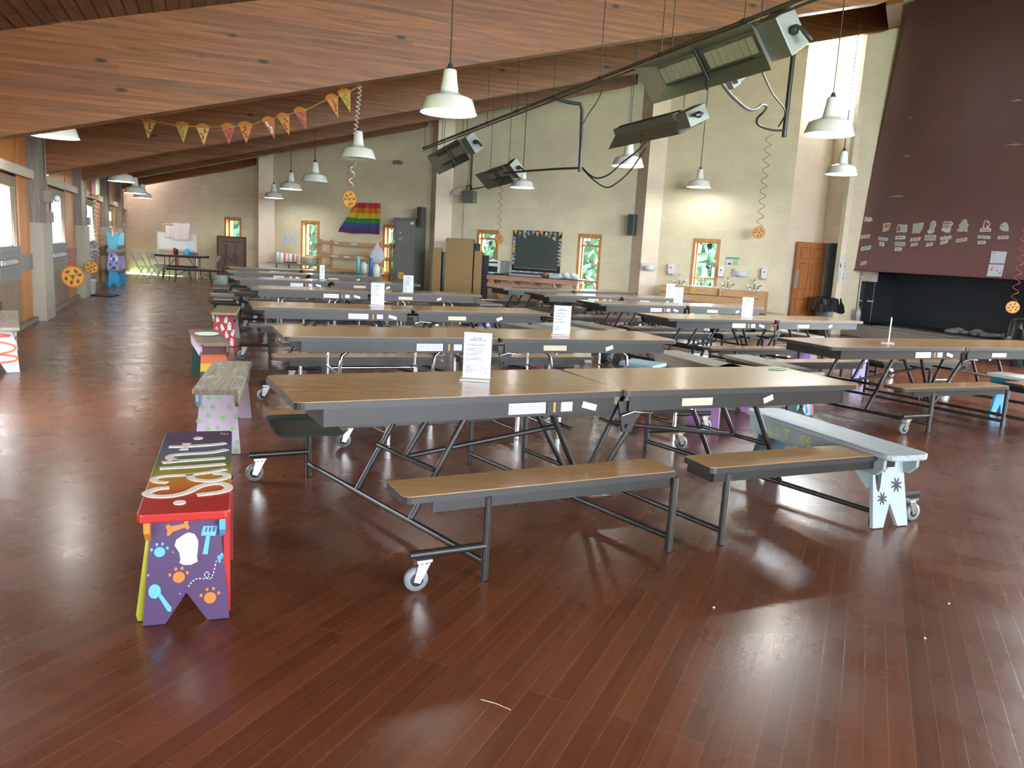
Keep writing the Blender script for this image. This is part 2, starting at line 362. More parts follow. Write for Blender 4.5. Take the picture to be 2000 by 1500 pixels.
BL = ['nearest and largest laminated wooden roof beam, filling the top left of the picture', 'second laminated roof beam from the front, its right end by the high window',
      'third laminated roof beam from the front, ending over the rust red strip of wall', 'fourth laminated roof beam from the front, behind the pizza bunting and pendant lamps',
      'farthest and shortest laminated roof beam, in the far left corner']
for (p0, p1, z0, z1), lb in zip(BEAMS, BL): beam(p0, p1, .24, lb, z0, z1)
# girder that carries the upper ends of the two front beams
mb = MB(); A = V(_q1.x + .03, _q1.y + .1, 0); B = V(7.55, 17.7, 0)
vs = []
for P in (A, B):
    for k in (0, .22):
        q = P + V(.92, -.39, 0) * k
        vs += [(q.x, q.y, ztop(q.x, q.y) - 1.06), (q.x, q.y, ztop(q.x, q.y) + .01)]
mb.add(vs, [(0, 1, 3, 2), (4, 6, 7, 5), (0, 4, 5, 1), (2, 3, 7, 6), (0, 2, 6, 4), (1, 5, 7, 3)])
structure(mb.build('trim_1', BEAM))
# ------------------------------------------------------------------ walls
def wall(name, A, B, material, holes=(), th=.3, zt=None, z0=0., side=1, hole_mat=None):
    """A->B along the room face (seen from the room with A at left); holes (s0,s1,z0,z1); thickness goes away from the room"""
    A = Vector((A[0], A[1], 0)); B = Vector((B[0], B[1], 0)); d = (B - A); Ln = d.length; d.normalize(); n = Vector((-d.y, d.x, 0)) * side
    cuts = sorted(set([0., Ln] + [s for h in holes for s in h[:2]])); m = MB()
    top = (lambda s: ztop(*(A + d * s).xy) + .05) if zt is None else (lambda s: zt)
    def quad(s0, s1, za0, za1, zb0, zb1, off):
        P = [A + d * s0 + n * off + V(0, 0, za0), A + d * s1 + n * off + V(0, 0, zb0), A + d * s1 + n * off + V(0, 0, zb1), A + d * s0 + n * off + V(0, 0, za1)]
        uv = [(s0, za0), (s1, zb0), (s1, zb1), (s0, za1)]
        f = (0, 1, 2, 3) if (off == 0) else (3, 2, 1, 0)
        m.add(P, [f], [[uv[i] for i in f]])
    for s0, s1 in zip(cuts[:-1], cuts[1:]):
        mid = (s0 + s1) / 2; hs = sorted([h for h in holes if h[0] < mid < h[1]], key=lambda h: h[2]); z = z0
        for h in hs:
            if h[2] > z + 1e-4:
                for off in (0, th): quad(s0, s1, z, h[2], z, h[2], off)
            z = h[3]
        for off in (0, th): quad(s0, s1, z, top(s0), z, top(s1), off)
    for (s0, s1, za, zb) in holes:     # reveals
        a = A + d * s0; b = A + d * s1
        for P, Q, z1_, z2_, fl in ((a, a, za, zb, 0), (b, b, za, zb, 1)):
            vs = [P + V(0, 0, z1_), P + V(0, 0, z2_), P + n * th + V(0, 0, z2_), P + n * th + V(0, 0, z1_)]
            m.add(vs, [(0, 1, 2, 3) if fl else (3, 2, 1, 0)], [[(0, z1_), (0, z2_), (th, z2_), (th, z1_)] if fl else [(th, z1_), (th, z2_), (0, z2_), (0, z1_)]])
        for z, fl in ((za, 0), (zb, 1)):
            vs = [a + V(0, 0, z), b + V(0, 0, z), b + n * th + V(0, 0, z), a + n * th + V(0, 0, z)]
            m.add(vs, [(0, 1, 2, 3) if not fl else (3, 2, 1, 0)], [[(0, 0), (1, 0), (1, .3), (0, .3)]])
    for P, s, fl in ((A, 0, 0), (B, Ln, 1)):
        vs = [P + V(0, 0, z0), P + n * th + V(0, 0, z0), P + n * th + V(0, 0, top(s)), P + V(0, 0, top(s))]
        uv = [(0, z0), (th, z0), (th, top(s)), (0, top(s))]
        f = (1, 0, 3, 2) if not fl else (0, 1, 2, 3); m.add(vs, [f], [[uv[i] for i in f]])
    return structure(m.build(name, material))
# back wall line
NB = V(.4226, .9063, 0); WBd = V(.9063, -.4226, 0); PB0 = NB * 19.55
def onB(x, y, off=0.): return onpl(x, y, PB0 - NB * off, NB)
def sB(x, y, off=0.): return (onB(x, y, off) - PB0).dot(WBd)
def zB(x, y, off=0.): return onB(x, y, off).z
def PBs(s, off=0., z=0.): return PB0 + WBd * s - NB * off + V(0, 0, z)
WIN = []       # (glass left px, right px, frame left, right, y mid, top px, bottom z)
for fl, fr, ym, yt, zb, sash in ((438.5, 471.5, 450, 424, .55, (488, None)), (588, 624, 460, 431, .5, (500, None)), (748, 783, 460, 439, .5, (506, None)),
                                 (930, 972, 500, 449, .45, (466, None)), (1127, 1173, 500, 457, .45, (480, 550)), (1351, 1405, 500, 466, .45, (544, None))):
    s0 = sB(fl, ym); s1 = sB(fr, ym); WIN.append((s0, s1, zb, zB((fl + fr) / 2, yt), [zB((fl + fr) / 2, q) for q in sash if q]))
sL_ = sB(392, 430); sR_ = sB(1551, 350)
wall('wall_back', PBs(sL_), PBs(sR_), BLOCK, [(w[0] - sL_, w[1] - sL_, w[2], w[3]) for w in WIN])
for k, (s0, s1, z0, z1, sash) in enumerate(WIN):
    w = bpy.data.objects.new('window_%d' % (k + 1), None); COL.objects.link(w); w.location = PBs(s0, 0, z0); w.rotation_euler = (0, 0, math.atan2(WBd.y, WBd.x)); structure(w)
    W = s1 - s0; H = z1 - z0; f = .075; m = MB()
    m.box(0.002, f, -.01, .28, 0.002, H - .002); m.box(W - f, W - .002, -.01, .28, .002, H - .002); m.box(f, W - f, -.01, .28, H - f, H - .002); m.box(f, W - f, -.01, .28, .002, f)
    m.build('window_frame', WINW, w)
    m = MB(); g = f + .035
    for zz in sash: m.box(f, W - f, .12, .2, zz - z0 - .025, zz - z0 + .025)
    m.box(f, g, .13, .19, f, H - f); m.box(W - g, W - f, .13, .19, f, H - f); m.box(g, W - g, .13, .19, H - g, H - f); m.box(g, W - g, .13, .19, f, g)
    m.build('sash', WINW, w)
    m = MB(); m.box(g, W - g, .155, .163, g, H - g); m.build('pane', GLASS, w)
# end wall across the far left corner
LW0 = V(-7.13, 11.3, 0); LWd = V(-.3746, .9272, 0); LWn = V(.9272, .3746, 0)
def onL(x, y, off=0.): return onpl(x, y, LW0 + LWn * off, LWn)
def sL(x, y=437, off=0.): return (onL(x, y, off) - LW0).dot(LWd)
def PL(s, off=0., z=0.): return LW0 + LWd * s + LWn * off + V(0, 0, z)
sC = sL(245.5, 480)
Cn = PL(sC)
wall('wall_end', (Cn.x, Cn.y), PBs(sL_).xy, LITBLOCK)
# block piers, square to the beams
def pier(px, ym, w, dpt, name):
    P = onB(px, ym, 0.35); m = MB(); a = P - E2 * 0
    Lc = a; Rc = a + E1 * w; LB = Lc + E2 * dpt; RB = Rc + E2 * dpt
    for (p, q) in ((LB, Lc), (Lc, Rc), (Rc, RB)):
        ln = (q - p).xy.length
        vs = [(p.x, p.y, 0), (q.x, q.y, 0), (q.x, q.y, ztop(q.x, q.y) + .04), (p.x, p.y, ztop(p.x, p.y) + .04)]
        m.add(vs, [(0, 1, 2, 3)], [[(0, 0), (ln, 0), (ln, vs[2][2]), (0, vs[3][2])]])
    return structure(m.build(name, LITBLOCK))
for k, (px, ym, w) in enumerate(((505, 430, .62), (850, 420, .56), (1262, 380, .62))): pier(px, ym, w, 1.1, 'trim_%d' % (k + 2))
# alcove behind the right end of the back wall: bright face, door side, chimney pier
Q0 = PBs(sR_); Q1 = V(7.178, 19.034, 0); P4 = V(7.22, 17.95, 0); P5 = P4 + E1 * .72
SILL = 5.15
wall('wall_alcove', Q0.xy, Q1.xy, LITBLOCK, zt=SILL)
dd = (P4 - Q1).length
wall('wall_door', Q1.xy, P4.xy, LITBLOCK, holes=[(.06, .95, .002, 2.06)], th=.12, zt=SILL - .15)
m = MB()
P5x = P5 + E1 * 1.25
for (p, q) in ((P4 + E2 * .12, P4), (P4, P5x), (P5x, P5x + E2 * .12), (P5x + E2 * .12, P4 + E2 * .12)):
    ln = (q - p).length; vs = [(p.x, p.y, 0), (q.x, q.y, 0), (q.x, q.y, ztop(q.x, q.y) + .04), (p.x, p.y, ztop(p.x, p.y) + .04)]
    m.add(vs, [(0, 1, 2, 3)], [[(0, 0), (ln, 0), (ln, vs[2][2]), (0, vs[3][2])]])
structure(m.build('trim_5', BLOCK))
# high corner window over the alcove
hw = bpy.data.objects.new('window_7', None); COL.objects.link(hw); hw.location = (Q0.x, Q0.y, SILL); dQ = (Q1 - Q0).normalized(); hw.rotation_euler = (0, 0, math.atan2(dQ.y, dQ.x)); structure(hw)
m = MB(); Lh = 2.1
sx_ = [.05, .98, Lh - .06]
for x in (.0, .95, 1.02, Lh - .06): m.box(x, x + .06, .05, .15, 0, 3.2)
m.box(0, Lh, .02, .3, -.05, 0.0)
m.build('window_frame', mat('orange_frame', (.55, .17, .05), .45), hw)
m = MB(); m.box(.06, .95, .09, .098, 0.0, 3.2); m.box(1.08, Lh - .06, .09, .098, 0., 3.2); m.build('pane', GLASS, hw)
m = MB(); m.tube([(1.45, .14, .9), (1.45, .14, 3.1)], .012); m.tube([(1.72, .14, 1.0), (1.72, .14, 3.1)], .02); m.build('rod', CORD, hw)
# right wall beyond the fireplace; unseen tall openings sized to throw daylight inside
FP0 = P5; FD = -E2
FQ = FP0 + FD * 5.6
wall('wall_right', (FP0 + FD * 0.0 + E1 * 1.2).xy, (FP0 + FD * 5.6 + E1 * 1.2).xy, BLOCK)
RH = [(.5, 2.7, .9, 5.0), (3.6, 5.6, .9, 4.8)]
wall('wall_right_front', FQ.xy, (FQ + FD * 19.4).xy, BLOCK, holes=RH)
FA = (FQ + FD * 19.4); FB = V(1.2, -9.35, 0); FH = [(2., 7., 2.2, 5.2), (8., 13., 1.6, 4.2)]  # openings behind the camera, added and set high to light the back wall
wall('wall_front', FA.xy, FB.xy, BLOCK, holes=FH)
m = MB()
for (p, q) in ((FP0 + FD * 4.9, FP0 + FD * 5.6), (FP0 + FD * 5.6, FP0 + FD * 5.6 + E1 * 1.3), (FP0 + FD * 4.9 + E1 * 1.3, FP0 + FD * 4.9)):
    ln = (q - p).length; vs = [(p.x, p.y, 0), (q.x, q.y, 0), (q.x, q.y, ztop(q.x, q.y) + .04), (p.x, p.y, ztop(p.x, p.y) + .04)]
    m.add(vs, [(0, 1, 2, 3)], [[(0, 0), (ln, 0), (ln, vs[2][2]), (0, vs[3][2])]])
structure(m.build('trim_6', BLOCK))
# ------------------------------------------------------------------ fireplace
fp = thing('fireplace', 'wide fireplace with a tall maroon hood and sooty black brick firebox', 'fireplace', FP0, math.atan2(FD.y, FD.x))
# local axes: x along the face (towards the camera), y = +90deg of x
yv = Vector((-FD.y, FD.x, 0)); SGN = 1 if yv.dot(E1) > 0 else -1      # SGN*y points into the chimney
def fy(v): return SGN * v
W_ = 4.95
m = MB()
def fquad(P, uv): m.add(P, [(0, 1, 2, 3)], [uv])
m.add([(.12, fy(.95), .3), (W_, fy(.95), .3), (W_, fy(.95), 2.2), (.12, fy(.95), 2.2)], [(0, 1, 2, 3)], [[(0, 0), (W_, 0), (W_, 1.9), (0, 1.9)]])
m.add([(.12, fy(0.), .3), (.12, fy(.95), .3), (.12, fy(.95), 2.2), (.12, fy(0.), 2.2)], [(0, 1, 2, 3)], [[(0, 0), (.9, 0), (.9, 1.9), (0, 1.9)]])
m.add([(W_, fy(0.), .3), (W_, fy(.95), .3), (W_, fy(.95), 2.2), (W_, fy(0.), 2.2)], [(0, 1, 2, 3)], [[(0, 0), (.9, 0), (.9, 1.9), (0, 1.9)]])
m.add([(.12, fy(0.), .32), (W_, fy(0.), .32), (W_, fy(.95), .32), (.12, fy(.95), .32)], [(0, 1, 2, 3)], [[(0, 0), (W_, 0), (W_, .9), (0, .9)]])
m.build('firebox', BRICK, fp)
m = MB(); m.box(0, 5.4, min(fy(-.45), fy(.0)), max(fy(-.45), fy(0.)), .0, .27); m.box(.9, 5.4, min(fy(-.45), fy(.95)), max(fy(-.45), fy(.95)), .27, .31)
m.build('hearth', CEMENT, fp, bevel=.02)
m = MB(); m.box(-.0, .34, min(fy(-.03), fy(.12)), max(fy(-.03), fy(.12)), 1.24, 1.46); m.box(W_ - .25, W_ + .1, min(fy(-.03), fy(.12)), max(fy(-.03), fy(.12)), 1.24, 1.46)
m.build('corbel', CREAM, fp)
m = MB(); m.box(-.02, .12, min(fy(0), fy(1.)), max(fy(0), fy(1.)), 0, 2.2); m.build('cheek', mat('soot_cheek', (.03, .037, .043), .7, 0, .2, 6), fp)
# hood: leaning trapezoid shell
HB = -.26; x0, x1 = -.10, 5.25; zb, zt_ = 1.47, 7.2; lean = .34; nar = .34
m = MB()
o_ = [(x0, HB, zb), (x1, HB, zb), (x1 - nar, HB + lean, zt_), (x0 + nar, HB + lean, zt_)]
i_ = [(x0, .3, zb), (x1, .3, zb), (x1 - nar, .95, zt_), (x0 + nar, .95, zt_)]
vs = [(a, fy(b), c) for a, b, c in o_ + i_]
m.add(vs, [(0, 1, 2, 3), (7, 6, 5, 4), (0, 4, 5, 1), (1, 5, 6, 2), (2, 6, 7, 3), (3, 7, 4, 0)])
hood = m.build('hood', MAROON, fp); HVS = list(vs)
m = MB(); m.bar((x0 - .01, fy(HB - .012), zb + .012), (x1, fy(HB - .012), zb + .012), .03, .03); m.build('hood_edge', mat('maroon_edge', (.16, .055, .06), .45), hood)
# breast of block behind the hood
m = MB(); m.add([(0, fy(.42), 2.2), (5.6, fy(.42), 2.2), (5.6, fy(.42), 8), (0, fy(.42), 8)], [(0, 1, 2, 3)], [[(0, 0), (5.6, 0), (5.6, 6), (0, 6)]])
m.build('breast', BLOCK, fp)
# scuffs on the hood: pale scratches
m = MB()
def hoodP(px, py, off=0.004):
    a = Vector(fp.location); ca, sa = FD.x, FD.y
    def Lw(p): return Vector((a.x + p[0] * FD.x + p[1] * yv.x, a.y + p[0] * FD.y + p[1] * yv.y, p[2]))
    A_ = Lw(HVS[0]); B_ = Lw(HVS[1]); D_ = Lw(HVS[3]); n = (B_ - A_).cross(D_ - A_).normalized()
    if n.dot(CAM - A_) < 0: n = -n
    return onpl(px, py, A_ + n * off, n), n
# ash heap and burnt logs
m = MB(); rr = random.Random(5)
for k in range(26):
    q_ = rr.random(); m.ball((2.3 + rr.random() * 1.5, fy(.2 + rr.random() * .45), .33 + .05 * rr.random()), .05 + rr.random() * .08, 6, 4, .6)
tag(m.build('ash_heap', mat('grey_ash', (.24, .25, .26), .9, 0, .3, 8), None, flat=True), 'pile of grey ash and stones lying in the black firebox', 'ash', None, 'stuff').matrix_world = Matrix.Translation(FP0) @ Matrix.Rotation(math.atan2(FD.y, FD.x), 4, 'Z')
# ------------------------------------------------------------------ left wall: posts, panels, doors, rail
RL = math.atan2(LWd.y, LWd.x)      # local x along the wall (away), local -y into the room
def Lthing(name, s, label=None, cat=None, group=None, off=0., z=0.):
    o = bpy.data.objects.new(name, None); COL.objects.link(o); o.location = PL(s, off, z); o.rotation_euler = (0, 0, RL); return tag(o, label, cat, group)
ZR0, ZR1 = 2.14, 2.27
PX = dict(d0=(-8, 36), p0=(38, 58), post1=(60, 79), p1=(81, 98), d1=(99, 129), p2=(130, 146), post2=(147, 158), p3=(159, 168), d2=(169, 187), p4=(188, 196), post3=(197, 205), p5=(206, 211), d3=(212, 222), p6=(223, 227), post4=(228, 233), p7=(234, 245))
S = {k: (sL(a), sL(b)) for k, (a, b) in PX.items()}
sEnd = sC; sBeg = -22.2
def ztL(s): p = PL(s); return ztop(p.x, p.y)
def Lbox(m, s0, s1, o0, o1, z0, z1, base=0.):
    m.box(s0 - base, s1 - base, -o1, -o0, z0, z1)
# backing wall (one structural skin) with the door windows open to daylight
DOORS = [S['d0'], S['d1'], S['d2'], S['d3']]
holes = [(a - sBeg + .12, b - sBeg - .12, 1.16, 1.98) for a, b in DOORS] + [(S['p1'][0] - sBeg + .05, S['p1'][1] - sBeg - .1, ZR1 + .02, ZR1 + .32)]
LH = [(2.0, 4.2, 1.1, 2.1), (7.0, 9.2, 1.1, 2.1), (15.2, 16.8, 1.1, 2.1)]  # extra unseen openings nearer the camera, enlarged for more daylight
holes += LH
wl = wall('wall_left', PL(sBeg).xy, PL(sEnd).xy, PANEL, holes, th=.06, zt=4.2)
wl.location = tuple(-LWn * .09)
# panels (thin raised plywood) between posts and doors, below and above the rail
m = MB()
for key in ('p0', 'p1', 'p2', 'p3', 'p4', 'p5', 'p6', 'p7'):
    a, b = S[key]
    Lbox(m, a + .02, b - .02, -.03, 0., .06, ZR0)
    if key == 'p1':
        Lbox(m, b - .06, b - .02, -.03, 0., ZR1, ztL(b) + .0)
        continue
    Lbox(m, a + .02, b - .02, -.03, 0., ZR1, min(ztL(a), ztL(b)))
for a, b in DOORS: Lbox(m, a + .02, b - .02, -.03, 0., ZR1, min(ztL(a), ztL(b)))
pw = m.build('wall_left_panelling', PANEL); pw.location = LW0; pw.rotation_euler = (0, 0, RL); structure(pw)
m = MB()
for key in ('p0', 'p1', 'p2', 'p3', 'p4', 'p5', 'p6'):
    a, b = S[key]; Lbox(m, a + .02, b - .02, 0., .02, .80, 1.03)
gb = m.build('trim_7', GREYB); gb.location = LW0; gb.rotation_euler = (0, 0, RL); structure(gb)
m = MB(); Lbox(m, sBeg, S['post1'][0] + .1, -.02, .07, ZR0, ZR1); Lbox(m, S['post1'][1] - .1, sEnd, -.02, .07, ZR0, ZR1)
rl = m.build('trim_8', RAILW); rl.location = LW0; rl.rotation_euler = (0, 0, RL); structure(rl)
m = MB(); Lbox(m, sBeg, S['post1'][0] + .1, -.02, .05, 0, .07); Lbox(m, S['post1'][1] - .1, sEnd, -.02, .05, 0, .07)
rl = m.build('baseboard_left', POSTW); rl.location = LW0; rl.rotation_euler = (0, 0, RL); structure(rl)
# lit pane in the transom above the rail
m = MB(); a, b = S['p1']; Lbox(m, a + .05, b - .1, -.06, -.055, ZR1 + .02, ZR1 + .32); gl = m.build('window_8', GLASS); gl.location = LW0; gl.rotation_euler = (0, 0, RL); structure(gl)
# posts: block below, grey timber above, with conduit and boxes
for k, key in enumerate(('post1', 'post2', 'post3', 'post4')):
    a, b = S[key]; w = b - a; t = Lthing('trim_%d' % (k + 9), a); structure(t)
    m = MB(); m.box(0, w, -.16, .08, 0, 1.5)
    for j in range(8): m.box(-.004, w + .004, -.164, .0, j * .2032 - .004 if j else 0, j * .2032 + .004)
    m.build('block_base', mat('post_block', (.33, .30, .24), .65, 0, .1, 8), t)
    m = MB(); m.box(0, w * .72, -.13, .08, 1.5, ztL(a) + .05); m.build('timber_post', POSTW, t)
    m = MB(); m.tube([(w * .6, -.15, 3.2), (w * .6, -.15, 2.3), (w * .75, -.15, 1.95)], .012); m.build('conduit', POSTW, t)
    m = MB(); m.box(w * .62, w * .95, -.2, -.13, 1.52, 1.68); m.build('junction_box', mat('grey_box', (.20, .18, .155), .5), t)
    if k == 0:
        m = MB(); m.box(w * .45, w * .85, -.21, -.13, 1.82, 2.0); m.build('junction_box', mat('grey_box', (.2, .18, .155), .5), t)
        m = MB(); m.ball((w * .95, -.25, 1.9), .055, 12, 8); m.build('lamp_globe', mat('milky_globe', (.7, .7, .68), .2), t)
CURT = cloth_mat('curtain_cloth', (.42, .46, .50), .16)
for k, (a, b) in enumerate(DOORS):
    w = b - a; t = Lthing('door_%d' % (k + 1), a); structure(t)
    m = MB(); h = ZR0 - .03
    m.box(.02, .14, -.0, .045, .03, h); m.box(w - .14, w - .02, -.0, .045, .03, h); m.box(.14, w - .14, 0, .045, h - .14, h); m.box(.14, w - .14, 0, .045, .03, 1.15)
    m.build('leaf', DOORW, t)
    m = MB(); m.box(.03, w - .03, -.018, 0, 1.0, 1.16); m.box(.03, w - .03, -.018, 0, .70, .90); m.build('kick_board', GREYB, t)
    m = MB(); m.box(.1, w - .35, -.03, -.005, .92, .985); m.tube([(.12, -.05, .95), (w - .4, -.05, .95)], .012); m.build('push_bar', mat('pale_steel', (.55, .58, .6), .3, .5), t)
    m = MB(); m.box(.14, w - .14, .018, .026, 1.15, h - .14); m.build('pane', GLASS, t)
    m = MB(); nn = 26; zt0, zt1 = 1.17, h - .15
    vs = []; fs = []
    for j, z in enumerate((zt1, (zt0 + zt1) / 2, zt0)):
        for i in range(nn + 1):
            u = i / nn; x = .13 + u * (w - .26) * (1 if j == 0 else (.985 if j == 1 else .97)); vs.append((x, .045 + .012 * math.sin(u * 34 + j * .4) + .006 * math.sin(u * 71), z))
    for j in range(2):
        for i in range(nn): fs.append((j * (nn + 1) + i, j * (nn + 1) + i + 1, (j + 1) * (nn + 1) + i + 1, (j + 1) * (nn + 1) + i))
    m.add(vs, fs, smooth=True); m.build('curtain', CURT, t)
    m = MB()
    for z in (.35, 1.75): m.box(-.01, .05, -.012, .01, z, z + .12)
    m.build('hinge', HUB, t)
# hurricane-style lantern ornament hung above the rail near the third post
lp = onL(186, 366, .2)
t = thing('hanging_lantern', 'small pale lantern with pink panes hung above the rail on the left wall', 'lantern', lp)
m = MB(); m.lathe([(.0, .30), (.05, .26), (.10, .22), (.11, .2)], 12); m.lathe([(.1, -.18), (.11, -.16), (.0, -.16)], 12); m.build('cap', mat('brass', (.5, .36, .12), .3, .8), t)
m = MB(); m.lathe([(.085, -.16), (.1, .02), (.085, .2)], 12); m.build('glass_body', mat('pale_glass', (.65, .66, .45), .2), t)
m = MB(); m.box(-.02, .06, -.115, -.09, -.15, .16); m.build('pink_panel', mat('pink_paper', (.75, .35, .38), .6), t)
m = MB(); m.tube([(0, 0, .3), (0, 0, .5)], .006); m.build('hook', CORD, t)
# ------------------------------------------------------------------ pizza cut-outs on curly streamers
CRUST = mat('crust_orange', (.44, .15, .025), .5); CHEESE = mat('cheese_yellow', (.62, .36, .06), .5); PEPP = mat('pepperoni_red', (.32, .035, .015), .5); GREEN = mat('pepper_green', (.10, .25, .04), .5)
STREAM = mat('streamer_foil', (.42, .10, .09), .35, .3); STREAMP = mat('streamer_pale', (.55, .45, .42), .35, .3)
def pizza_cutout(P, R, label, ztopv, nface, turns=9, sm=None, tall=1., amp=.03):
    n = Vector((nface[0], nface[1], 0)).normalized(); rz = math.atan2(n.x, -n.y) if 0 else math.atan2(-n.x, n.y) + PI
    t = thing('pizza_cutout', label, 'decoration', P, math.atan2(n.y, n.x) + PI / 2, 'pizza cut-outs on streamers')
    sm = sm or STREAM
    m = MB(); m.prism(ell(0, 0, R, R * tall, 28), (0, .004, 0), (1, 0, 0), (0, 0, 1), .012); m.build('crust', CRUST, t)
    m = MB(); m.prism(ell(0, 0, R * .87, R * .87 * tall, 28), (0, -.009, 0), (1, 0, 0), (0, 0, 1), .004); m.build('cheese', CHEESE, t)
    m = MB(); g = MB(); rr = random.Random(int(P[0] * 100) + 3)
    for k in range(6):
        a = k * PI / 3 + rr.random() * .5; q = R * (.52 + .08 * rr.random())
        m.prism(ell(q * math.cos(a), q * math.sin(a) * tall, R * .2, R * .13, 10, rr.random() * 3), (0, -.0135, 0), (1, 0, 0), (0, 0, 1), .003)
    m.prism(ell(0, 0, R * .16, R * .16, 10), (0, -.0135, 0), (1, 0, 0), (0, 0, 1), .003)
    for k in range(3):
        a = k * 2.1 + .6; g.prism(ell(R * .27 * math.cos(a), R * .27 * math.sin(a) * tall, R * .12, R * .06, 8, a), (0, -.0135, 0), (1, 0, 0), (0, 0, 1), .003)
    m.build('topping', PEPP, t); g.build('herb', GREEN, t)
    H = ztopv - P[2]; m = MB(); pts = []
    K = turns * 10
    for k in range(K + 1):
        z = R * tall + (H - R * tall) * k / K; a = k / 10 * 2 * PI; pts.append((amp * math.cos(a), amp * math.sin(a), z))
    m.tube(pts, .0065, 5); m.build('streamer', sm, t)
    return t
# ------------------------------------------------------------------ ceiling pendants
def make_pendant():
    t = thing('pendant_lamp', '', 'lamp', (0, 0, 0), 0, 'white enamel pendant lamps')
    m = MB()
    out = [(.045, .335), (.052, .33), (.06, .25), (.07, .19), (.072, .165), (.085, .155), (.10, .145), (.16, .125), (.19, .11), (.222, .012), (.23, 0.)]
    inn = [(.226, .002), (.215, .02), (.185, .1), (.15, .115), (.08, .135)]
    KL = .56 / .46; m.lathe([(a * KL, b * KL) for a, b in out + inn], 32); m.build('shade', ENAMEL, t)
    m = MB(); m.lathe([(a * KL, b * KL) for a, b in [(0.0, .385), (.018, .38), (.022, .36), (.03, .345), (.045, .34), (.045, .33), (0, .33)]], 14); m.build('cap', HUB, t)
    m = MB(); m.ball((0, 0, .085), .085, 16, 10, .95); m.build('bulb', BULB, t)
    return t
LAMPS = [(876, 222, 112, 1, 'largest white pendant lamp, hanging lit in the top middle of the picture'),
 (699, 310, 71, 0, 'unlit white pendant lamp with a curly streamer twisted round it'),
 (615, 356, 52, 0, 'unlit white pendant lamp just right of the two small lamps by the flag wall'),
 (568, 370, 44, 1, 'white pendant lamp in the middle of the row of three before the far wall'),
 (535, 387, 37, 1, 'smallest white pendant lamp, in front of the leftmost pier of the back wall'),
 (106, 268, 90, 1, 'lit white pendant lamp close to the first post of the left wall'),
 (206, 325, 41, 1, 'lamp shade half hidden behind a beam, above the left wall doors'),
 (237, 355, 50, 1, 'pale pendant lamp, front one of the cluster of three over the left aisle'),
 (264, 378, 42, 1, 'pale pendant lamp, middle one of the cluster of three over the left aisle'),
 (279, 387, 36, 1, 'pale pendant lamp, rearmost of the cluster of three over the left aisle'),
 (898, 382, 39, 1, 'small lit pendant lamp beside the second pier, left of the wall box'),
 (1020, 367, 48, 1, 'lit pendant lamp hanging above the chalkboard'),
 (1226, 325, 63, 1, 'lit pendant lamp in front of the tilted heater and pink pier'),
 (1365, 366, 47, 1, 'lit pendant lamp above the washroom-style window by the sink trough'),
 (1618, 264, 96, 1, 'large lit pendant lamp in front of the bright high corner window'),
 (1643, 341, 60, 1, 'bluish lit pendant lamp below the high window, left of the maroon hood'),
 (-52, 128, 104, 1, 'white pendant lamp cut off by the left edge of the picture')]
PD0 = make_pendant(); PLAMP = []; PLT = []
BULBOFF = mat('dark_bulb', (.55, .55, .5), .2)
for k, (px, py, w, on, lb) in enumerate(LAMPS):
    d = ray(px, py); P = CAM + d * (.56 * F_PX / w)
    if k == 0: PD0.location = P; t = PD0; t['label'] = lb
    else: t = dup(PD0, P, k * .7, lb)
    PLAMP.append((P, on))
    if not on:
        for ch in t.children:
            if ch.name.startswith('bulb'):
                ch.data = ch.data.copy(); ch.data.materials[0] = BULBOFF
    PLT.append((t, P, w))
for t, P, w in PLT:
    zt_ = ztop(P.x, P.y); m = MB(); m.tube([(0, 0, .46), (0, 0, zt_ - P.z)], .0075 if w > 60 else .009, 6); m.build('cord', CORD, t)
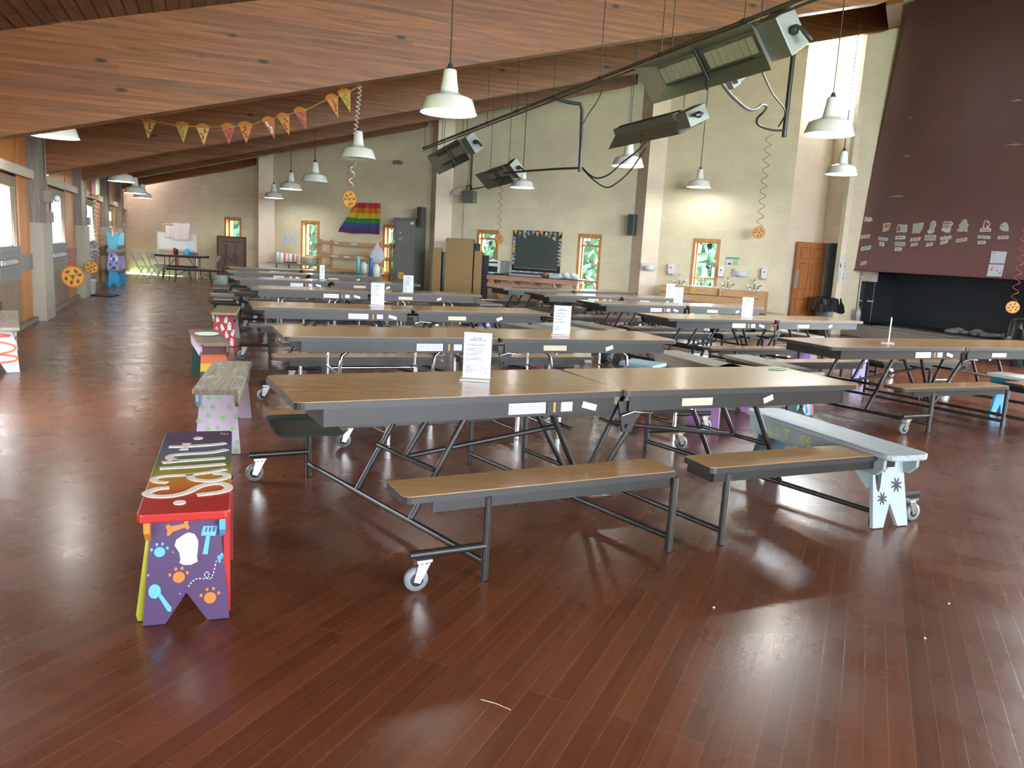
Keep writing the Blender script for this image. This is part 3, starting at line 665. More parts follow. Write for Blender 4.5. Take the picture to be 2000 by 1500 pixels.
# ------------------------------------------------------------------ infrared heaters
ALU = mat('brushed_aluminium', (.36, .40, .37), .34, .75, .08, 3); ALUD = mat('dull_aluminium', (.24, .26, .24), .5, .6); CERAM = mat('ceramic_tile', (.46, .48, .46), .6, 0, .06, 20); STEELD = mat('dark_steel', (.07, .075, .07), .4, .5)
def heater(A, B, wdir, label, W=.40, dep=.26, flip=1, ebox=.25, junction=True):
    """A,B = ends of one rim edge (world); wdir = direction from that edge to the other rim edge"""
    A = Vector(A); B = Vector(B); X = (B - A); Ln = X.length; X.normalize(); Wd = Vector(wdir); Wd = (Wd - X * Wd.dot(X)).normalized(); Nn = X.cross(Wd) * flip   # Nn: from the rim back into the box
    t = bpy.data.objects.new('gas_heater', None); COL.objects.link(t); tag(t, label, 'heater', 'gas infrared heaters')
    Mx = Matrix.Identity(4)
    for i, a in enumerate((X, Wd, X.cross(Wd))):
        for j in range(3): Mx[j][i] = a[j]
    Mx.translation = A; t.matrix_world = Mx; s = flip
    ins = .1; a0 = (.0, 0.); rim = [(0, 0), (Ln, 0), (Ln, W), (0, W)]; bk = [(.16, ins), (Ln - .16, ins), (Ln - .16, W - ins), (.16, W - ins)]
    m = MB(); vs = [(x, y, 0) for x, y in rim] + [(x, y, s * dep * .55) for x, y in bk]
    vo = [(x + dx_, y + dy_, 0) for (x, y), (dx_, dy_) in zip(rim, ((-.006, -.006), (.006, -.006), (.006, .006), (-.006, .006)))] + [(x, y, s * (dep * .55 + .02)) for x, y in bk]
    o = len(vs); allv = vs + vo; fs = []
    for k in range(4):
        j = (k + 1) % 4; fs += [(k, j, 4 + j, 4 + k), (o + k, o + 4 + k, o + 4 + j, o + j), (k, o + k, o + j, j)]
    m.add(allv, fs); m.build('reflector', ALU, t)
    m = MB(); m.box(.16, Ln - .16, ins, W - ins, min(s * dep * .55, s * dep), max(s * dep * .55, s * dep)); m.build('burner_box', ALUD, t)
    m = MB(); x = .2; nx = 7; seg = (Ln - .4 - .08) / 2
    for h in (0, 1):
        for k in range(nx):
            xx = .2 + h * (seg + .08) + k * seg / nx
            z = s * dep * .55 - s * .01; m.box(xx + .004, xx + seg / nx - .004, ins + .035, W - ins - .035, min(z, z - s * .012), max(z, z - s * .012))
    m.build('ceramic_panel', CERAM, t)
    m = MB(); z = s * dep * .3; m.tube([(Ln / 2, ins * .6, z), (Ln / 2, W - ins * .4, z)], .022, 8); m.tube([(.26, W - ins - .02, s * .09), (Ln - .26, W - ins - .02, s * .09)], .008, 6); m.tube([(Ln / 2 - .01, W - .06, s * .04), (Ln / 2 + .02, W + .02, s * .0)], .014, 6); m.build('cross_bar', STEELD, t)
    m = MB(); m.box(Ln - .02, Ln + ebox, ins * .4, W - ins * .4, min(s * .05, s * dep), max(s * .05, s * dep)); m.build('gas_box', ALUD, t, bevel=.01)
    m = MB(); m.tube([(Ln + ebox, W / 2, s * dep * .6), (Ln + ebox + .1, W / 2, s * dep * .6), (Ln + ebox + .12, W * .8, s * dep * .7)], .022, 7); m.ball((Ln + ebox + .03, W / 2, s * dep * .6), .045, 10, 6); m.build('gas_valve', STEELD, t)
    m = MB(); m.tube([(.2, W * .5, s * dep), (Ln - .1, W * .5, s * dep)], .014, 6); m.build('gas_tube', STEELD, t)
    if junction:
        m = MB(); m.box(Ln * .62, Ln * .62 + .09, W - .02, W + .1, min(s * .06, s * .16), max(s * .06, s * .16)); m.box(Ln * .62 + .11, Ln * .62 + .19, W - .04, W + .06, min(s * .06, s * .16), max(s * .06, s * .16)); m.build('junction_box', mat('galvanised_box', (.28, .31, .29), .45, .4), t, bevel=.006)
    for x in (.3, Ln - .2):
        P = Mx @ V(x, W * .2, s * dep); zt_ = ztop(P.x, P.y); m = MB(); q = Mx.inverted() @ V(P.x, P.y, zt_)
        m.tube([(x, W * .2, s * dep), tuple(q)], .006, 5); m.build('chain', CORD, t)
    return t
A = atY(1240, 133, 9.0)
def alongE2(A, px):      # move along -E2 (level) to pixel column px
    lo, hi = 0., 9.
    for _ in range(50):
        mid = (lo + hi) / 2; P = A - E2 * mid; d = P - CAM; x = 1000 + F_PX * d.dot(RT) / d.dot(FW)
        if x < px: lo = mid
        else: hi = mid
    return A - E2 * lo
HE = [(A, alongE2(A, 1465), E1 * .62 - V(0, 0, .80), 'largest gas heater, top middle, its shiny reflector facing the tables', .43, 1)]
A2 = atY(1229, 272, 13.); HE.append((A2, alongE2(A2, 1372), -E1 * .85 - V(0, 0, .45), 'gas heater seen from behind, its pipes showing, beside the pink pier', .40, -1))
A3 = atY(834, 306, 16.5); B3 = atY(893, 272, 14.9); HE.append((A3, B3, E1 * .6 - V(0, 0, .8), 'small gas heater tilted in front of the second pier', .42, 1))
A4 = atY(928, 341, 18.); B4 = atY(980, 325, 16.6); HE.append((A4, B4, E1 * .62 - V(0, 0, .6), 'farthest gas heater, hung low to the right of the second pier', .42, 1))
HT = [heater(a, b, w, lb, W, flip=fl, junction=(k < 1)) for k, (a, b, w, lb, W, fl) in enumerate(HE)]
# gas main on hangers, running level along the hall
G0 = atY(1238, 127, 9.25)
far = None
lo, hi = 0., 14.
for _ in range(50):
    mid = (lo + hi) / 2; P = G0 + E2 * mid; d = P - CAM; x = 1000 + F_PX * d.dot(RT) / d.dot(FW)
    if x > 826: lo = mid
    else: hi = mid
Gf = G0 + E2 * lo; Gn = G0 - E2 * 3.2
t = thing('gas_pipe', 'long grey gas pipe slung from the beams above the heaters', 'pipe', Gf)
m = MB(); m.tube([(0, 0, 0), tuple(Gn - Gf)], .022, 8); m.tube([(0, 0, -.05), tuple((Gn - Gf) + V(0, 0, -.05))], .012, 6); m.build('pipe_run', mat('grey_pipe', (.12, .115, .10), .45, .3), t)
Lg = (Gn - Gf).length; dg = (Gn - Gf).normalized()
for k in range(9):
    q = dg * (.15 + k * Lg / 9); P = Gf + q; m = MB(); m.tube([tuple(q), tuple(q + V(0, 0, ztop(P.x, P.y) - P.z))], .006, 5); m.lathe([(.03, -.02), (.03, .02)], 8, tuple(q)); m.build('hanger', CORD, t)
def cablething(name, label, cat, pts, r, material=CORD, n=7, sm=True):
    P0 = Vector(pts[0]); t = thing(name, label, cat, P0); o = MB()
    q = [tuple(Vector(p) - P0) for p in pts]; q = smooth_pts(q, 6) if sm else q
    o.tube(q, r, n); 
    bpy.data.objects.remove(t)
    ob = o.build(name, material); ob.location = P0; return tag(ob, label, cat)
D1 = 13.2
cablething('pipe_drop', 'black pipe bracket dropping from the gas pipe near the third pier', 'pipe', [atY(1078, 190, D1), atY(1110, 200, D1), atY(1133, 203, D1), atY(1137, 215, D1), atY(1135, 280, D1), atY(1132, 336, D1)], .03, STEELD, sm=False)
cablething('drooping_cable', 'black cable from the small heaters along to the pipe bracket', 'cable', [atY(985, 338, D1 + 2), atY(1030, 334, D1 + 1.2), atY(1085, 330, D1 + .4), atY(1132, 328, D1)], .018)
cablething('drooping_cable', 'black cable looping from the pipe bracket up behind the lit lamp', 'cable', [atY(1137, 327, D1), atY(1152, 342, D1 - .1), atY(1168, 348, D1 - .2), atY(1190, 340, D1 - .3), atY(1215, 318, D1 - .4), atY(1248, 292, D1 - .6), atY(1266, 270, D1 - .7)], .014)
cablething('drooping_cable', 'lower loop of black cable hanging right of the pipe bracket', 'cable', [atY(1138, 330, D1), atY(1160, 352, D1 - .1), atY(1184, 366, D1 - .2), atY(1205, 357, D1 - .3), atY(1232, 332, D1 - .4), atY(1262, 288, D1 - .6)], .012)
cablething('thin_cable', 'pair of thin wires hanging down from the rust beam to the pipe bracket', 'cable', [atY(1182, 160, D1 - .2), atY(1168, 195, D1 - .1), atY(1148, 225, D1), atY(1138, 245, D1)], .009)
D2 = 15.6
cablething('hanging_pole', 'black pole hanging from the second beam before the right bay', 'pole', [atY(1551, 92, D2), atY(1541, 180, D2), atY(1531, 268, D2)], .045, STEELD, sm=False)
cablething('heater_cable', 'thick black cable curling from the big heater to the hanging pole', 'cable', [atY(1408, 160, 8.2), atY(1430, 188, 9.5), atY(1458, 212, 11.), atY(1475, 214, 12.), atY(1488, 205, 13.), atY(1497, 208, 14.), atY(1492, 218, 14.6), atY(1478, 233, 15.), atY(1484, 246, 15.2), atY(1510, 254, 15.4), atY(1531, 254, 15.6)], .022)
cablething('heater_cable', 'thin black cable swinging down from the big heater to the pole top', 'cable', [atY(1483, 120, 7.6), atY(1493, 150, 9.5), atY(1510, 185, 12.), atY(1530, 210, 14.5), atY(1533, 225, 15.3), atY(1520, 248, 15.5)], .014)
# spiral streamers with pizza discs
wn = -NB
pizza_cutout(atY(683, 389, 15.), .135, 'tall oval pizza cut-out hanging just left of the rainbow flag', atY(690, 320, 15.).z, (0, -1), 4, STREAM, 1.25, .05)
pizza_cutout(onB(1482, 454, .5), .14, 'pizza cut-out dangling on a long streamer above the sink trough', onB(1500, 262, .5).z, (-.2, -1), 9, mat('streamer_grey', (.2, .13, .13), .35, .3), 1., .07)
pizza_cutout(onB(974, 467, .4), .125, 'pizza cut-out dangling beside the window left of the chalkboard', onB(984, 330, .4).z, (-.2, -1), 9, mat('streamer_grey', (.2, .13, .13), .35, .3), 1., .05)
pizza_cutout(onB(783.5, 538, 1.05), .105, 'small pizza cut-out hanging in front of the grey metal locker', onB(787, 460, 1.05).z, (-.1, -1), 7, mat('streamer_grey', (.2, .13, .13), .35, .3), 1., .045)
pizza_cutout(PL(S['p1'][0] + .55, .35, .62), .19, 'large pizza cut-out hanging low beside the first left wall post', 1.12, (.3, -1), 4, mat('streamer_red', (.55, .05, .02), .4), 1., .06)
pizza_cutout(PL(S['p2'][0] + .9, .3, .66), .13, 'small round pizza cut-out on the panel before the second post', 1.5, (.3, -1), 5, STREAMP, 1., .035)
pizza_cutout(Vector(hoodP(1978, 600, .35)[0]), .11, 'pizza cut-out hanging at the right end of the fireplace opening', 2.6, (-.5, -1), 9, STREAM, 1., .05)
m = MB(); pz = []
PS = PL(S['p3'][0] + .4, .25, 0)
for k in range(120): pz.append((.05 * math.cos(k * .7), .05 * math.sin(k * .7), 2.1 - k * .0105))
m.tube(pz, .008, 5); o = m.build('spiral_streamer', STREAMP); o.location = PS; tag(o, 'curly pale streamer hanging beside the second left wall post', 'streamer')
m = MB(); pz = []; a = atY(703, 168, 10.1); b = atY(694, 262, 10.15)
for k in range(90): q = (b - a) * (k / 89); pz.append((q.x + .022 * math.cos(k * .75), q.y + .022 * math.sin(k * .75), q.z))
m.tube(pz, .007, 5); o = m.build('spiral_streamer', STREAMP); o.location = a; tag(o, 'curly red and white streamer hanging above the unlit lamp', 'streamer')
m = MB(); pz = []; a = atY(690, 318, 10.2); b = atY(685, 368, 10.4)
for k in range(20): q = (b - a) * (k / 19); pz.append((q.x + .03 * math.cos(k * .75), q.y + .03 * math.sin(k * .75), q.z))
m.tube(pz, .007, 5); o = m.build('spiral_streamer', STREAMP); o.location = a; tag(o, 'loose curl of streamer dangling below the unlit lamp', 'streamer')
# pizza slice bunting
BP = [(291, 248, 0), (357, 255, 1), (397, 259, 0), (446, 258, 2), (480, 255, 3), (528, 246, 4), (557, 239, 3), (590, 228, 2), (652, 203, 3), (676, 192, 1)]
YB = lambda x: 11.6 - (x - 270) * .0035
ends = [(269, 231), (281, 232)] ; B0 = atY(270, 231, YB(270))
t = thing('pizza_bunting', 'string bunting of paper pizza slices hung below the second beam', 'bunting', B0)
m = MB(); tops = [(270, 231), (282, 234), (300, 236), (345, 245), (370, 246), (385, 247), (410, 248), (433, 247), (460, 247), (468, 245), (493, 243), (515, 236), (540, 229), (547, 228), (569, 222), (579, 218), (602, 213), (640, 193), (664, 187), (666, 184), (688, 176), (704, 166)]
m.tube([tuple(atY(x, y, YB(x)) - B0) for x, y in tops], .007, 6); m.build('string', mat('gold_string', (.45, .33, .12), .5), t)
SL = [mat('slice_cheese', (.52, .36, .13), .5, 0, .3, 30), mat('slice_veggie', (.45, .26, .06), .5, 0, .4, 30), mat('slice_salami', (.42, .12, .10), .5, 0, .5, 25), mat('slice_pepperoni', (.50, .22, .07), .5, 0, .5, 28), mat('slice_mozzarella', (.46, .14, .08), .5, 0, .4, 25)]
for k, (x, y, c) in enumerate(BP):
    P = atY(x, y, YB(x) - .01) - B0; a = .28 if x > 500 else (-.12 if k == 0 else .05); ux = V(math.cos(a) * (.75 if x > 500 else .95), -.2 if x > 500 else 0, -.0); uy = V(0, 0, 1)
    sh = .10 if x > 500 else 0.
    ux = V(.95, 0, 0) if x <= 500 else V(.8, 0, .12); uy = V(-.35 if x > 500 else (-.05 if k else .1), 0, 1)
    arc = [(-.10 + .2 * j / 8, .085 + .035 * math.sin(PI * j / 8)) for j in range(9)]
    m = MB(); m.prism([(0, -.165)] + [(.098, .075)] + arc[::-1][0:] + [(-.098, .075)], P, ux, uy, .004); sl = m.build('slice', SL[c], t)
    m = MB(); m.prism([(-.098, .06)] + [(.098, .06)] + arc[::-1], P + V(0, -.003, 0), ux, uy, .006); m.build('slice_crust', CRUST, sl)
    m = MB(); r_ = random.Random(k + 2); tm = [PEPP, GREEN, PEPP, PEPP, WHITE][c] if k != 9 else GREEN
    for j in range(5):
        v = -.08 + .03 * j; w_ = (v + .165) / .24 * .07; u = (r_.random() - .5) * 2 * w_ * .7; m.prism(ell(u, v, .016 + .012 * r_.random(), .013, 8), P + V(0, -.004, 0), ux, uy, .004)
    m.build('topping', tm, sl)
# ------------------------------------------------------------------ folding mobile bench tables
ZT = .745; ZB = .435
LABELW = mat('label_white', (.62, .66, .70), .5); LABELB = mat('label_black', (.02, .02, .02), .5); TAPE = mat('masking_tape', (.50, .45, .33), .6, 0, .2, 14); LABELY = mat('label_yellow', (.55, .45, .05), .5); ORANGE = mat('label_orange', (.6, .25, .04), .5)
def top_half(u0, u1, W, z, th, r=.045):
    """slab with rounded plan corners, split in laminate face and dark edge"""
    w = u1 - u0; return [(x + (u0 + u1) / 2, y) for x, y in rrect(w, W, r)]
def make_half(t, sgn, yaw, Ln, chrome=False, lod=0, labels=True):
    """one half of the table. built along +u from the hinge, then turned by yaw (sgn=+1) or yaw+180 (sgn=-1)"""
    c, s_ = math.cos(yaw) * sgn, math.sin(yaw) * sgn
    def T(p): return (p[0] * c - p[1] * s_, p[0] * s_ + p[1] * c, p[2])
    W = .77; hw = W / 2
    def fin(m, name, mt, par=t, **k):
        m.v = [T(p) for p in m.v]; return m.build(name, mt, par, **k)
    m = MB(); pl = top_half(.008, Ln - .004, W - .012, 0, 0); m.prism(pl, (0, 0, ZT - .006), (1, 0, 0), (0, 1, 0), .006); fin(m, 'tabletop', TOP)
    m = MB(); pl = top_half(.004, Ln, W, 0, 0); m.prism(pl, (0, 0, ZT - .036), (1, 0, 0), (0, 1, 0), .0325); fin(m, 'edge_band', EDGE)
    m = MB()
    for y in (-hw + .022, hw - .03): m.box(.06, Ln - .13, y, y + .008, ZT - .125, ZT - .036)
    m.box(Ln - .138, Ln - .13, -hw + .022, hw - .022, ZT - .125, ZT - .036)
    fin(m, 'apron', FRAME)
    LG = CHROME if chrome else FRAME
    # benches: each half carries one seat on either side, offset towards opposite ends
    for side in (-1, 1):
        near = -side * sgn > 0     # world-near side of this half?
        a, b = ((.03, 1.48) if (side * 1) > 0 else (.22, 1.72))
        y0 = side * .925; y1 = side * .672; ym = (y0 + y1) / 2; sw = .255
        m = MB(); pl = [(x + (a + b) / 2, y + ym) for x, y in rrect(b - a - .008, sw - .01, .03, 3)]; m.prism(pl, (0, 0, ZB - .005), (1, 0, 0), (0, 1, 0), .005); st = fin(m, 'bench_seat', TOP)
        m = MB(); pl = [(x + (a + b) / 2, y + ym) for x, y in rrect(b - a, sw, .035, 3)]; m.prism(pl, (0, 0, ZB - .032), (1, 0, 0), (0, 1, 0), .0285); fin(m, 'seat_edge', EDGE)
        m = MB()
        for y in (ym - sw / 2 + .02, ym + sw / 2 - .028): m.box(a + .03, b - .14, y, y + .008, ZB - .085, ZB - .032)
        m.box(a + .03, a + .038, ym - sw / 2 + .02, ym + sw / 2 - .02, ZB - .085, ZB - .032); fin(m, 'seat_rail', FRAME)
        lo = b - .25 if side < 0 else b - .4; li = a + .13 if side < 0 else a + .005
        yl = ym - side * -.0
        yl = side * .90
        m = MB(); m.tube([(1.46 if side < 0 else 1.075, yl, 0.004), (1.46 if side < 0 else 1.075, yl, ZB - .04)], .019, 8); fin(m, 'bench_leg', LG)
        m = MB(); ui = .35 if side < 0 else .03; m.tube([(ui, yl, .004), (ui, yl, ZB - .04)], .019, 8); fin(m, 'bench_leg', LG)
    # end frame: base rail across, sloping legs, cross bar
    uA, uB = 1.46, 1.075
    m = MB(); m.tube([(uA, -.90, .085), (uB, .90, .085)], .017, 8); fin(m, 'base_rail', LG)
    um = (uA + uB) / 2
    zl = ZT - .10
    if chrome:
        for uu in (.55, 1.32):
            for y in (-.27, .27):
                m = MB(); m.tube([(uu - .10, y, zl), (uu - .02, y, zl - .06), (uu, y, zl - .16), (uu, y, .01)], .015, 8); fin(m, 'sloping_leg', LG)
            m = MB(); m.tube([(uu, -.27, .42), (uu, .27, .42)], .012, 8); fin(m, 'cross_bar', LG)
        m = MB(); m.tube([(.55, -.27, .40), (1.32, -.27, .40)], .014, 8); fin(m, 'stretcher', LG)
    else:
        for y, zz in ((-.28, .09), (.28, .09)):
            uu = um + (uA - uB) * (-y / 1.8)
            m = MB(); m.tube([(uu - .30, y, zl), (uu, y, zz)], .017, 8); fin(m, 'sloping_leg', LG)
        m = MB(); m.tube([(um - .30, 0, zl), (um - .12, 0, .345)], .016, 8); fin(m, 'sloping_leg', LG)
        m = MB(); m.tube([(um - .12 + .06, -.28, .345), (um - .12 - .06, .28, .345)], .014, 8); fin(m, 'cross_bar', LG)
    # centre: V leg pair, base rail, brace
    for y in (() if chrome else (-.12, .12)):
        m = MB(); m.tube([(.34, y, zl - .02), (.045, y * .55, .10)], .017, 8); fin(m, 'centre_leg', LG)
    m = MB(); m.tube([(.35 if 1 else 0, -.90, .075), (.03, .90, .075)], .016, 8); fin(m, 'centre_rail', LG)
    if not chrome: m = MB(); m.tube([(um - .12, 0, .345), (.17, 0, .47)], .015, 8); m.tube([(.17, -.12, .47), (.17, .12, .47)], .011, 6); fin(m, 'brace', LG)
    m = MB(); m.prism([(.0, -.02), (.16, -.02), (.10, -.20), (.04, -.20)], (0, -.345, ZT - .05), (1, 0, 0), (0, 0, 1), -.012); m.tube([(.07, -.36, ZT - .215), (.07, -.33, ZT - .215)], .014, 8); fin(m, 'hinge_plate', FRAME)
    m = MB(); m.tube([(.02, -.36, ZT - .15), (.09, -.365, ZT - .128), (.22, -.36, ZT - .14)], .007, 6); m.tube([(.62, -.2, ZT - .125), (.62, -.2, ZT - .165)], .016, 8); fin(m, 'latch', CHROME)
    # casters on stubs
    for side in (-1, 1):
        u_ = uA if side < 0 else uB; y = side * .90
        m = MB(); m.tube([(u_, y, .165), (u_ + .36, y, .165)], .019, 8); fin(m, 'caster_arm', FRAME)
        m = MB(); xx = u_ + .30; m.box(xx - .035, xx + .035, y - .03, y + .03, .135, .147); m.lathe([(.03, .125), (.03, .136)], 12, (xx, y, 0))
        for yy in (y - .024, y + .02): m.prism([(xx - .03, .13), (xx + .025, .13), (xx + .045, .05), (xx + .015, .04)], (0, yy, 0), (1, 0, 0), (0, 0, 1), -.004)
        fk = fin(m, 'caster_fork', ZINC)
        m = MB(); m.lathe([(.03, -.016), (.052, -.014), (.0545, 0), (.052, .014), (.03, .016)], 20, (xx + .028, y, .0555), (0, 1, 0)); fin(m, 'wheel', RUBBER, fk)
        m = MB(); m.lathe([(0, -.012), (.031, -.010), (.031, .010), (0, .012)], 14, (xx + .028, y, .0555), (0, 1, 0)); m.lathe([(0, -.024), (.008, -.023), (.008, .023), (0, .024)], 8, (xx + .028, y, .0555), (0, 1, 0)); fin(m, 'wheel_hub', HUB, fk)
    if labels and sgn < 0:      # stickers on the apron that faces the camera
        y = hw - .0205
        def lab(u0, u1, z0, z1, mt, nm, dy=.0025):
            mm = MB(); mm.box(u0, u1, y - .002, y + dy, z0, z1); return fin(mm, nm, mt)
        z0, z1 = ZT - .110, ZT - .052
        lab(.50, .72, z0, z1, LABELW, 'white_label')
        mm = MB()
        for k in range(14): mm.box(.515 + k * .0145, .521 + k * .0145, y, y + .0035, z0 + .008, z1 - .006)
        fin(mm, 'label_print', mat('label_grey', (.28, .32, .38), .6))
        lab(.33, .49, z0, z1, LABELB, 'warning_label'); lab(.335, .405, z0 + .004, z1 - .003, mat('label_lilac', (.55, .48, .62), .5), 'label_picture', .0035); lab(.44, .452, z0 + .002, z1 - .002, ORANGE, 'label_stripe', .0035)
        mm = MB(); mm.bar((.18, y + .002, z0 + .015), (.27, y + .002, z1 - .02), .034, .004, (0, 1, 0)); fin(mm, 'name_tag', LABELW)
    if labels and sgn > 0:
        y = -hw + .0205
        def lab(u0, u1, z0, z1, mt, nm, dy=.0025):
            mm = MB(); mm.box(u0, u1, y - dy, y + .002, z0, z1); return fin(mm, nm, mt)
        lab(.42, .64, ZT - .105, ZT - .06, TAPE, 'tape_strip')
        mm = MB(); mm.bar((1.03, y - .002, ZT - .092), (1.10, y - .002, ZT - .068), .034, .004, (0, 1, 0)); fin(mm, 'name_tag', LABELW)
TABS = [(.46, 4.645, .48, .43, 1.818, 0, 'nearest tan folding bench table, a sheet in a clear stand at its middle'),
 (-.271, 6.919, .409, .39, 1.77, 1, 'tan bench table on shiny chrome legs, second in the left row'),
 (-1.315, 9.269, .376, .421, 1.742, 0, 'tan bench table third from the front of the left row'),
 (-2.341, 12.3, .381, .36, 1.78, 1, 'tan bench table fourth from the front of the left row'),
 (-3.549, 14.703, .423, .416, 1.713, 0, 'tan bench table fifth from the front of the left row'),
 (-4.601, 17.1, .43, .428, 1.638, 0, 'tan bench table next to last in the left row, in front of the shelving rack'),
 (-5.363, 19.248, .471, .464, 1.678, 0, 'farthest tan bench table of the left row'),
 (4.568, 8.519, .415, .384, 1.86, 0, 'nearest tan bench table of the right row, a sign stand seen edge on its top'),
 (3.371, 11.011, .431, .488, 1.752, 0, 'tan bench table second in the right row, in front of the sink trough and door'),
 (2.654, 13.3, .444, .439, 1.685, 0, 'tan bench table third in the right row'),
 (1.782, 15.0, .468, .476, 1.667, 0, 'tan bench table fourth in the right row'),
 (.976, 16.493, .498, .503, 1.637, 0, 'farthest tan bench table of the right row, before the counter and chalkboard')]
TT = []
for x, y, yl, yr, Ln, ch, lb in TABS:
    t = thing('bench_table', lb, 'table', (x, y, 0), 0, 'folding bench tables in two rows'); TT.append(t)
    make_half(t, -1, yl, Ln, ch); make_half(t, 1, yr, Ln, ch)
# ------------------------------------------------------------------ clear stands with a printed sheet
ACRYL = mat('clear_acrylic', (.72, .74, .76), .08)
def sign_stand(px, py, table, rz, label, w=.155, h=.268, dpt=.09):
    P = atz(px, py, ZT + .002)
    t = thing('sign_stand', label, 'sign', P, rz, 'menu sheets in clear stands')
    m = MB(); m.box(-w / 2, w / 2, -.004, .006, .012, h); m.box(-w / 2 - .012, w / 2 - .0, -.055, dpt - .02, 0, .006); m.build('clear_stand', ACRYL, t)
    m = MB(); m.box(-w / 2 + .004, w / 2 - .004, -.0058, -.0042, .016, h - .004); pg = m.build('sheet', PAPER, t)
    m = MB(); rr = random.Random(int(px))
    def ln(u0, u1, v, th): m.box(-w / 2 + u0 * w, -w / 2 + u1 * w, -.0066, -.0056, v * h - th / 2, v * h + th / 2)
    for u0, u1, v in ((.33, .42, .885), (.46, .54, .885), (.56, .66, .885), (.2, .5, .845), (.52, .66, .845), (.7, .78, .845)): ln(u0, u1, v, .008)
    for v, u0, u1 in ((.775, .38, .52), (.75, .08, .78), (.73, .08, .72), (.69, .4, .5), (.665, .08, .72), (.645, .08, .35), (.62, .08, .66), (.575, .32, .66), (.55, .08, .48), (.525, .08, .55), (.475, .36, .6), (.45, .08, .68), (.43, .08, .7), (.405, .08, .2), (.30, .08, .4), (.275, .08, .3), (.25, .08, .32), (.21, .08, .55), (.19, .08, .36), (.15, .08, .4)):
        ln(u0, u1, v, .0035)
    for k in range(7): a = rr.random(); b = rr.random(); m.box(-w / 2 + w * (.56 + .28 * a), -w / 2 + w * (.60 + .29 * a), -.0066, -.0056, h * (.13 + .15 * b), h * (.15 + .15 * b))
    m.build('print', mat('sheet_ink', (.20, .22, .27), .7), pg); return t
sign_stand(930, 742, 0, -.02, 'menu sheet in a clear stand on the nearest table')
sign_stand(1096, 655, 1, -.08, 'menu sheet in a clear stand on the chrome legged table')
sign_stand(737, 597, 2, .0, 'menu sheet in a clear stand on the third table of the left row')
sign_stand(797, 572, 3, .0, 'menu sheet in a clear stand below the small pizza on the locker')
sign_stand(1324, 591.5, 9, .0, 'front one of two close menu sheets before the sink trough')
sign_stand(1308, 581.5, 10, .0, 'rear one of two close menu sheets before the sink trough')
sign_stand(1458, 618, 8, .0, 'menu sheet in a clear stand left of the open door')
sign_stand(1735, 670, 7, 1.15, 'menu stand turned edge on, before the black firebox')
sign_stand(629, 546, 4, 1.25, 'thin menu stand seen edge on before the shelving rack')
# ------------------------------------------------------------------ wooden benches
def bench(label, A, B, w, z, seat, leg0, leg1=None, rail=None, rail2=None, name='wooden_bench', lw=None, th=.035, legin=.16, splay=.05, notch=(.30, .28), rad=.025, rails=(.10, .022), legw=1.0, group='hand-painted wooden benches', over=0.):
    A = Vector((A[0], A[1], 0)); B = Vector((B[0], B[1], 0)); d = B - A; Ln = d.length; rz = math.atan2(d.y, d.x)
    t = thing(name, label, 'bench', A, rz, group); leg1 = leg1 or leg0; rail = rail or seat; rail2 = rail2 or rail
    m = MB(); m.prism([(x + Ln / 2, y) for x, y in rrect(Ln, w, rad, 4)], (0, 0, z - th), (1, 0, 0), (0, 1, 0), th); st = m.build('seat', seat, t, bevel=.006)
    hl = z - th; wt = w * .74; wb = w * .92 * legw
    parts = []
    for k, (x, sg, mt) in enumerate(((legin, -1, leg0), (Ln - legin, 1, leg1))):
        nh = notch[1] * hl; nw = notch[0] * wb
        poly = [(-wb / 2, 0), (-nw / 2 - .01, 0), (0, nh), (nw / 2 + .01, 0), (wb / 2, 0), (wt / 2, hl), (-wt / 2, hl)]
        m = MB(); O = V(x + sg * splay, 0, 0); uy = V(-sg * splay / hl, 0, 1)
        if sg < 0: m.prism(poly, O, (0, -1, 0), uy, .025)
        else: m.prism(poly, O, (0, 1, 0), uy, .025)
        parts.append(m.build('leg', mt, t))
    for sy, mt in ((-1, rail2), (1, rail)):
        y = sy * (wt / 2 + .012); m = MB(); x0, x1 = legin * .35, Ln - legin * .35; h = rails[0]
        m.prism([(x0, hl), (x0, hl - h * .55), (x0 + .05, hl - h), (x1 - .05, hl - h), (x1, hl - h * .55), (x1, hl)], (0, y + .011, 0), (1, 0, 0), (0, 0, 1), .022)
        parts.append(m.build('side_rail', mt, t))
    return t, st, parts, Ln
def pm(name, rgb, rough=.45): return mat(name, rgb, rough, 0, .12, 12)
def legframe(t, Ln, w, z, th=.035, legin=.16, splay=.05):
    hl = z - th; return lambda u, v, off=.0: None
ZBN = .46
def ends(nl, nr, fl, fr, z=ZBN):
    a = (atz(*nl, z) + atz(*nr, z)) / 2; b = (atz(*fl, z) + atz(*fr, z)) / 2; return a, b, ((atz(*nl, z) - atz(*nr, z)).length + (atz(*fl, z) - atz(*fr, z)).length) / 2
